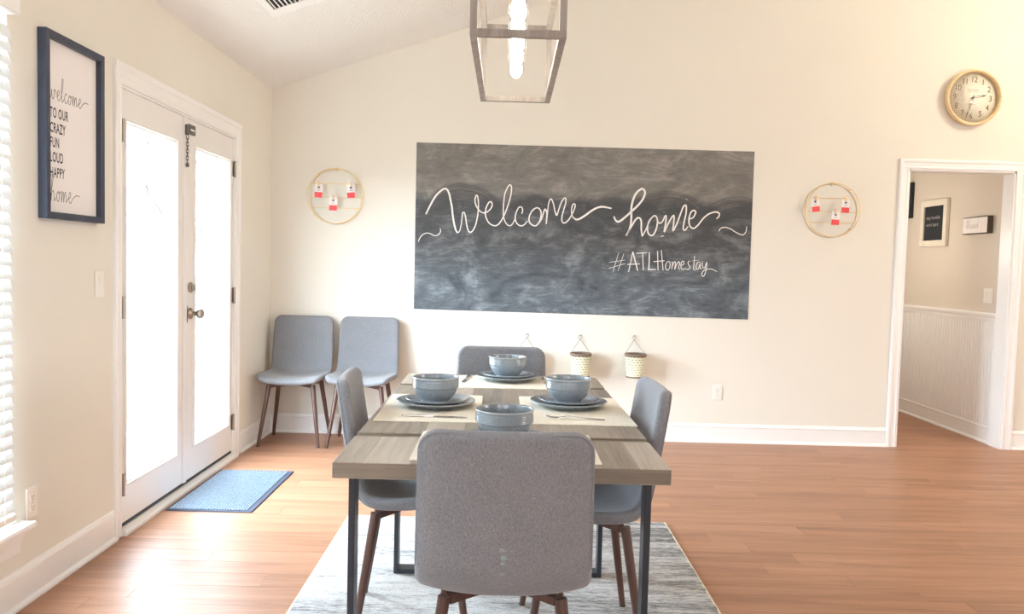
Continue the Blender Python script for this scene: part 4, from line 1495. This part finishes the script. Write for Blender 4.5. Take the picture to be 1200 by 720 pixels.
# wire memo rings with clipped cards
def memo_ring(label, cx, cz, r, wires, cards, side):
    t = thing('memo_ring', label, 'wall decor', (cx, YB, cz), 0, 'round wire memo rings')
    fy, by = -0.058, -0.004
    for nm, yy in (('front_hoop', fy), ('back_hoop', by)):
        mb().tube([(r * math.cos(2 * PI * k / 64), yy, r * math.sin(2 * PI * k / 64)) for k in range(64)], 0.0028, 8, closed=True).build(nm, M['gold'], t)
    b = mb()
    for a in (0.9, 2.24, 3.9, 5.5):
        b.tube([(r * math.cos(a), fy, r * math.sin(a)), (r * math.cos(a), by, r * math.sin(a))], 0.0026, 6)
    b.build('spacer_bars', M['gold'], t)['kind'] = 'stuff'
    for zz in wires:
        hw = math.sqrt(r * r - (zz - cz) ** 2)
        mb().tube([(-hw, fy, zz - cz), (hw, fy, zz - cz)], 0.0024, 6).build('cross_wire', M['gold'], t)
    b = mb()
    b.tube([(-0.014, by, r - 0.004), (-0.012, by - 0.01, r + 0.004), (0, by - 0.012, r + 0.008), (0.012, by - 0.01, r + 0.004), (0.014, by, r - 0.004)], 0.003, 6)
    b.lathe([(0, 0), (0.006, 0), (0.007, 0.01), (0, 0.012)], 10, Matrix.Translation((0, -0.001, r - 0.008)) @ toY)
    b.build('hanging_hook', M['gold'], t)
    for (px, pz, rot, wz, lab) in cards:
        c = thing('photo_card', lab, 'card', (px, YB + fy, pz), 0, 'clipped cards with a red foot')
        rm = Matrix.Rotation(rot, 4, 'Y')
        w, h = 0.058, 0.098
        y0 = -0.0046
        mb().box(-w / 2, w / 2, y0 - 0.0012, y0, -h / 2, h / 2, rm).build('card_sheet', M['paper'], c)
        mb().box(-w / 2 + 0.001, w / 2 - 0.001, y0 - 0.0020, y0 - 0.0012, -h / 2 + 0.001, -h / 2 + 0.040, rm).build('red_block', M['red'], c)
        b = mb()
        st = []
        for k in range(10):
            a = PI / 2 + k * PI / 5
            q = 0.0125 if k % 2 == 0 else 0.0062
            st.append((q * math.cos(a), 0.026 + q * math.sin(a)))
        b.prism(st, y0 - 0.0019, y0 - 0.0012, 'y', rm)
        b.build('star_emblem', M['star'], c)
        b = mb()
        b.box(-0.012, 0.012, y0 - 0.0018, y0 - 0.0012, 0.004, 0.0065, rm)
        b.build('caption_line', M['star'], c)
        dz = wz - pz
        b = mb()
        b.prism([(-0.005, dz - 0.020), (0.005, dz - 0.020), (0.006, dz + 0.010), (0.0035, dz + 0.020), (-0.0035, dz + 0.020), (-0.006, dz + 0.010)], -0.0125, -0.0062, 'y')
        b.box(-0.004, 0.004, -0.0062, 0.0032, dz + 0.0030, dz + 0.006)
        b.prism([(-0.004, dz - 0.012), (0.004, dz - 0.012), (0.005, dz + 0.010), (-0.005, dz + 0.010)], 0.0032, 0.0062, 'y')
        b.build('peg_clip', M['clock_wood'], c)
    return t


memo_ring('round gold wire memo ring left of the chalkboard, above the corner chairs', -1.272, 1.759, 0.200, (1.846, 1.747, 1.671),
          [(-1.389, 1.792, 0.05, 1.846, 'small white and red card at the upper left of the left memo ring'),
           (-1.154, 1.795, -0.06, 1.849, 'small white and red card at the upper right of the left memo ring'),
           (-1.282, 1.700, 0.02, 1.749, 'small white and red card at the middle of the left memo ring')], -1)
memo_ring('round gold wire memo ring between chalkboard and doorway', 2.373, 1.750, 0.197, (1.836, 1.737, 1.658),
          [(2.238, 1.782, -0.14, 1.836, 'small tilted white and red card at the upper left of the right memo ring'),
           (2.458, 1.780, 0.03, 1.837, 'small white and red card at the upper right of the right memo ring'),
           (2.388, 1.690, 0.03, 1.738, 'small white and red card at the middle of the right memo ring')], 1)


# hanging tin buckets
def bucket(label, x):
    t = thing('hanging_bucket', label, 'bucket', (x, YB - 0.089, 0.482), 0, 'tin buckets on the back wall')
    prof = [(0, 0.004), (0.060, 0.004), (0.0655, 0.000), (0.0665, 0.004), (0.0665, 0.012), (0.064, 0.014), (0.0765, 0.158), (0.0745, 0.158), (0.062, 0.016), (0.058, 0.010), (0, 0.010)]
    mb().lathe(prof, 40, uv=True).build('bucket_body', M['bucket'], t)
    b = mb()
    b.lathe([(0.0745, 0.155), (0.0790, 0.157), (0.0815, 0.165), (0.0810, 0.173), (0.0775, 0.177), (0.0740, 0.174), (0.0735, 0.165)], 40)
    b.build('bucket_rim', M['bucket_rim'], t)
    mb().lathe([(0.064, 0.000), (0.0675, 0.000), (0.0690, 0.006), (0.0675, 0.012), (0.0645, 0.012)], 40).build('bottom_band', M['bucket_rim'], t)
    yy = 0.080
    pts = [(-0.072, 0.020, 0.168), (-0.066, 0.030, 0.180), (-0.006, yy - 0.004, 0.262), (0.006, yy - 0.004, 0.274), (0.013, yy - 0.004, 0.288), (0.008, yy - 0.004, 0.300), (0, yy - 0.004, 0.303),
           (-0.008, yy - 0.004, 0.300), (-0.013, yy - 0.004, 0.288), (-0.006, yy - 0.006, 0.274), (0.006, yy - 0.006, 0.262), (0.066, 0.030, 0.180), (0.072, 0.020, 0.168)]
    mb().tube(pts, 0.0016, 6).build('wire_handle', M['wire'], t)
    b = mb()
    b.lathe([(0, 0), (0.0025, 0), (0.0025, 0.014), (0.005, 0.0145), (0.004, 0.017), (0, 0.0175)], 10, Matrix.Translation((0, 0.0885, 0.296)) @ toY)
    b.build('nail', M['steel'], t)
    return t


b1 = bucket('cream tin bucket mostly hidden behind the far chair, only its wire handle showing', 0.156)
copy_thing(b1, (0.553, YB - 0.089, 0.482), label='cream tin bucket with brown rim, middle of the three, right of the far chair')
copy_thing(b1, (0.955, YB - 0.089, 0.487), label='cream tin bucket with brown rim, rightmost of the three on the wall')


# outlets and switches: local x along the wall, -y into the room
def wall_outlet(label, loc, rot):
    t = thing('wall_outlet', label, 'outlet', loc, rot, 'wall outlets')
    mb().bev(-0.036, 0.036, -0.006, -0.0004, -0.058, 0.058, 0.003).build('cover_plate', M['plastic'], t)
    for s in (-1, 1):
        o = mb().bev(-0.017, 0.017, -0.0085, -0.005, s * 0.0195 - 0.0145, s * 0.0195 + 0.0145, 0.002).build('receptacle', M['plastic'], t)
        b = mb()
        for x, h in ((-0.0065, 0.0045), (0.0065, 0.0038)):
            b.box(x - 0.0012, x + 0.0012, -0.0088, -0.0084, s * 0.0195 + 0.002 - h, s * 0.0195 + 0.002 + h)
        b.box(-0.002, 0.002, -0.0088, -0.0084, s * 0.0195 - 0.0105, s * 0.0195 - 0.0065)
        b.build('slots', M['slot'], o)['kind'] = 'stuff'
    mb().lathe([(0, 0.0), (0.003, 0.0), (0.0025, 0.0012), (0, 0.0014)], 10, Matrix.Translation((0, -0.0058, 0)) @ toY).build('screw', M['steel'], t)
    return t


def light_switch(label, loc, rot, n):
    t = thing('light_switch', label, 'switch', loc, rot)
    hw = 0.036 + 0.023 * (n - 1)
    mb().bev(-hw, hw, -0.006, -0.0004, -0.058, 0.058, 0.003).build('cover_plate', M['plastic'], t)
    for k in range(n):
        cx = (k - (n - 1) / 2) * 0.046
        b = mb()
        b.prism([(-0.0055, -0.033), (-0.0075, -0.033), (-0.0085, 0.0), (-0.0110, 0.033), (-0.0055, 0.033)], cx - 0.0165, cx + 0.0165, 'x')
        b.build('rocker', M['plastic'], t)
    return t


ox = wall_outlet('white wall outlet low on the left wall beside the window sill', (XL, 2.936, 0.363), PI / 2)
wall_outlet('white wall outlet low on the back wall, right of the buckets', (1.587, YB, 0.378), 0)
light_switch('white light switch on the left wall beside the french door casing', (XL, 3.432, 1.163), PI / 2, 1)

# framed greeting print on the left wall
fp = thing('framed_print', 'tall navy-black framed greeting print with lettering on the left wall', 'picture frame', (XL, 3.205, 1.770), PI / 2)
b = mb()
ow, oh, bw_, dp_ = 0.213, 0.350, 0.026, 0.034
pr = [(0, -0.0005), (0, -dp_), (0.004, -dp_ - 0.001), (bw_ - 0.004, -dp_ - 0.001), (bw_, -dp_ + 0.002), (bw_, -0.0005)]
R_ = []
for (cx, cz, sx, sz) in ((-ow, -oh, 1, 1), (ow, -oh, -1, 1), (ow, oh, -1, -1), (-ow, oh, 1, -1)):
    R_.append([(cx + sx * u, d, cz + sz * u) for u, d in pr])
n = len(pr)
vs = [p for r in R_ for p in r]
fs = [(i * n + k, ((i + 1) % 4) * n + k, ((i + 1) % 4) * n + (k + 1) % n, i * n + (k + 1) % n) for i in range(4) for k in range(n)]
b.add(vs, fs).build('frame_moulding', M['frame_navy'], fp)
mb().box(-ow + bw_ - 0.001, ow - bw_ + 0.001, -0.010, -0.004, -oh + bw_ - 0.001, oh - bw_ + 0.001).build('print_sheet', M['paper'], fp)
b = mb()
PY = -0.0104
script_word(b, 'welcome', -0.160, 0.104, 0.072, 0.0026, PY, sx=0.80)
for k, (word, zz) in enumerate((('TO OUR', 0.052), ('CRAZY', -0.005), ('FUN', -0.060), ('LOUD', -0.116), ('HAPPY', -0.174))):
    text_mesh(b, word, 0.054, -0.152, PY, zz, align='LEFT', sx=0.58, bold=0.0008, space=1.08)
script_word(b, 'home', -0.150, -0.282, 0.080, 0.0026, PY, sx=0.80)
b.build('lettering', M['ink'], fp)

# ---------------------------------------------------------------- hallway wall (faces -x)
h1 = thing('letter_board', 'white framed black letter sign on the hallway wall, seen through the doorway', 'sign', (HX, 7.03, 1.750), -PI / 2)
b = mb()
ow, oh, bw_ = 0.215, 0.205, 0.055
for (x0, x1, z0, z1) in ((-ow, ow, oh - bw_, oh), (-ow, ow, -oh, -oh + bw_), (-ow, -ow + bw_, -oh + bw_, oh - bw_), (ow - bw_, ow, -oh + bw_, oh - bw_)):
    b.bev(x0, x1, -0.030, -0.0005, z0, z1, 0.003)
b.build('frame_moulding', M['hall_white'], h1)
mb().box(-ow + bw_ - 0.001, ow - bw_ + 0.001, -0.016, -0.004, -oh + bw_ - 0.001, oh - bw_ + 0.001).build('sign_panel', M['hall_black'], h1)
b = mb()
text_mesh(b, 'stay humble', 0.046, -0.135, -0.0164, 0.050, align='LEFT', sx=1.02)
text_mesh(b, 'work hard', 0.046, -0.135, -0.0164, -0.012, align='LEFT', sx=1.02)
b.build('lettering', M['print_grey'], h1)

h2 = thing('box_sign', 'small white box sign with dark brown sides and faint script on the hallway wall', 'sign', (HX, 6.365, 1.698), -PI / 2)
mb().bev(-0.170, 0.170, -0.044, -0.0005, -0.068, 0.068, 0.002).build('box_body', M['hall_brown'], h2)
mb().box(-0.164, 0.164, -0.0455, -0.0435, -0.061, 0.061).build('face_panel', M['paper'], h2)
b = mb()
script_word(b, 'blessed', -0.115, -0.022, 0.056, 0.003, -0.0458, sx=0.9, tail=False)
b.build('lettering', M['print_grey'], h2)

h3 = thing('dark_picture_frame', 'dark frame on the hallway wall cut off by the left door casing', 'picture frame', (HX, 7.585, 1.985), -PI / 2)
b = mb()
ow, oh, bw_ = 0.155, 0.165, 0.03
for (x0, x1, z0, z1) in ((-ow, ow, oh - bw_, oh), (-ow, ow, -oh, -oh + bw_), (-ow, -ow + bw_, -oh + bw_, oh - bw_), (ow - bw_, ow, -oh + bw_, oh - bw_)):
    b.bev(x0, x1, -0.028, -0.0005, z0, z1, 0.002)
b.build('frame_moulding', M['hall_black'], h3)
mb().box(-ow + bw_ - 0.001, ow - bw_ + 0.001, -0.014, -0.004, -oh + bw_ - 0.001, oh - bw_ + 0.001).build('picture_sheet', M['hall_brown'], h3)
light_switch('white double light switch on the hallway wall above the chair rail', (HX, 6.205, 1.143), -PI / 2, 2)

# ---------------------------------------------------------------- ceiling vent
ang = math.atan(SL)
vt = thing('ceiling_vent', 'white air vent with dark slots in the sloped ceiling at the top edge', 'vent', (-1.16, 4.33, zc(-1.16)))
vt.rotation_euler = (0, -ang, 0)
b = mb()
vx, vy, vb = 0.215, 0.255, 0.040
for (x0, x1, y0, y1) in ((-vx, vx, vy - vb - .05, vy), (-vx, vx, -vy, -vy + vb), (-vx, -vx + vb, -vy + vb, vy - vb - .05), (vx - vb, vx, -vy + vb, vy - vb - .05)):
    b.bev(x0, x1, y0, y1, -0.010, -0.0005, 0.004)
b.build('vent_frame', M['trim'], vt)
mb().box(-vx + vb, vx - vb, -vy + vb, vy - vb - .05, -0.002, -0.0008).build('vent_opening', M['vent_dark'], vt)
ns = 15
for k in range(ns):
    x = -vx + vb + (2 * vx - 2 * vb) * (k + 0.5) / ns
    mt = Matrix.Translation((x, -0.025, -0.006)) @ Matrix.Rotation(0.55, 4, 'Y')
    mb().box(-0.0050, 0.0050, -vy + vb + .025, vy - vb - .025, -0.0006, 0.0006, mt).build('vent_slat', M['trim'], vt)

# ---------------------------------------------------------------- pendant lantern over the table
ln = thing('pendant_lantern', 'long weathered wood lantern pendant with glowing bulbs hanging over the table', 'pendant lamp', (0.014, 2.955, 1.982))
LW, LL, LH, BT = 0.1475, 0.492, 0.320, 0.0225
for sx in (-1, 1):
    for sy in (-1, 1):
        mb().bev(sx * LW - (BT if sx > 0 else 0), sx * LW + (0 if sx > 0 else BT), sy * LL - (BT if sy > 0 else 0), sy * LL + (0 if sy > 0 else BT), BT, LH - BT, 0.001).build('corner_post', M['lantern'], ln)
for z0 in (0, LH - BT):
    for sx in (-1, 1):
        mb().bev(min(sx * LW, sx * (LW - BT)), max(sx * LW, sx * (LW - BT)), -LL, LL, z0, z0 + BT, 0.001).build('long_bar', M['lantern'], ln)
    for sy in (-1, 1):
        mb().bev(-LW + BT, LW - BT, min(sy * LL, sy * (LL - BT)), max(sy * LL, sy * (LL - BT)), z0, z0 + BT, 0.001).build('end_bar', M['lantern'], ln)
mb().bev(-0.030, 0.030, -LL + BT, LL - BT, LH - BT + 0.002, LH - 0.002, 0.001).build('socket_bar', M['lantern'], ln)
for k in range(5):
    yy = -0.37 + 0.185 * k
    so = mb().lathe([(0, 0), (0.016, 0), (0.019, 0.010), (0.019, 0.060), (0.014, 0.068), (0, 0.068)], 20, Matrix.Translation((0, yy, 0.232))).build('bulb_socket', M['black_steel'], ln)
    pr = spline([(0, 0.070), (0.012, 0.072), (0.025, 0.082), (0.032, 0.102), (0.031, 0.124), (0.024, 0.152), (0.017, 0.178), (0.0135, 0.205), (0.0135, 0.234)], 4)
    mb().lathe([(p.x, p.y) for p in pr], 24, Matrix.Translation((0, yy, 0))).build('bulb_glass', M['bulb_glass'], so)
    mb().lathe([(0, 0.080), (0.014, 0.083), (0.0245, 0.098), (0.0240, 0.124), (0.018, 0.150), (0.011, 0.182), (0.006, 0.200), (0, 0.202)], 16, Matrix.Translation((0, yy, 0))).build('filament', M['bulb'], so)
zce = zc(0.014) - 1.982
for yy in (-0.22, 0.22):
    mb().tube([(0, yy, LH - BT), (0, yy, zce - 0.005)], 0.006, 10).build('hanging_rod', M['black_steel'], ln)
b = mb()
b.prism([(-0.07, zce - SL * 0.07 - 0.030), (0.07, zce + SL * 0.07 - 0.030), (0.07, zce + SL * 0.07 - 0.002), (-0.07, zce - SL * 0.07 - 0.002)], -0.30, 0.30, 'y')
b.build('ceiling_canopy', M['lantern'], ln)

# ---------------------------------------------------------------- outdoors beyond the glazed doors
GZ = -0.35
gv, gf = [], []
rg = random.Random(21)
n1, n2 = 24, 30
for j in range(n2 + 1):
    for i in range(n1 + 1):
        gv.append((XL - 0.6 - 40 * (i / n1) ** 1.6, -18 + 75 * j / n2, GZ + rg.uniform(-0.06, 0.06) + 0.02 * i))
for j in range(n2):
    for i in range(n1):
        a = j * (n1 + 1) + i
        gf.append((a, a + 1, a + n1 + 2, a + n1 + 1))
tag(mb().add(gv, gf, True).build('lawn', M['grass']), kind='structure')
tag(mb().box(XL - 2.2, XL - LT - 0.001, 2.6, 6.2, GZ - 0.1, -0.06).build('patio_slab', M['hall_white']), kind='structure')


def branchy_tree(label, loc, h, seed):
    r = random.Random(seed)
    t = thing('garden_tree', label, 'tree', loc, 0, 'trees beyond the french doors')
    tr_ = mb()
    tips = []
    def grow(p, d, L, rad, lev):
        q = p + d * L
        tr_.tube([p, p.lerp(q, 0.5) + Vector((r.uniform(-.04, .04) * L, r.uniform(-.04, .04) * L, 0)), q], [rad, rad * 0.85, rad * 0.65], 6, caps=False)
        if lev == 0:
            tips.append(q)
            return
        for k in range(3):
            nd = (d + Vector((r.uniform(-.8, .8), r.uniform(-.8, .8), r.uniform(-.1, .55)))).normalized()
            grow(q, nd, L * r.uniform(0.6, 0.85), rad * 0.6, lev - 1)
    grow(Vector((0, 0, 0)), Vector((0, 0, 1)), h * 0.26, h * 0.008, 5)
    tr_.build('trunk_and_branches', M['bark'], t)
    lf = mb()
    for q in tips:
        for k in range(26):
            c = q + Vector((r.gauss(0, .5), r.gauss(0, .5), r.gauss(0, .45)))
            a = Vector((r.uniform(-1, 1), r.uniform(-1, 1), r.uniform(-1, 1))).normalized() * 0.035
            e = a.cross(Vector((0.3, 0.5, 0.8))).normalized() * 0.02
            lf.add([c - a, c + e, c + a, c - e], [(0, 1, 2, 3)])
    lf.build('foliage', M['leaf'], t)['kind'] = 'stuff'
    return t


branchy_tree('slender young tree faintly visible through the left glass door', (-6.15, 15.4, GZ + 0.02), 6.5, 2)
branchy_tree('bushy tree faintly visible through the right glass door', (-8.3, 23.5, GZ + 0.05), 6.5, 5)
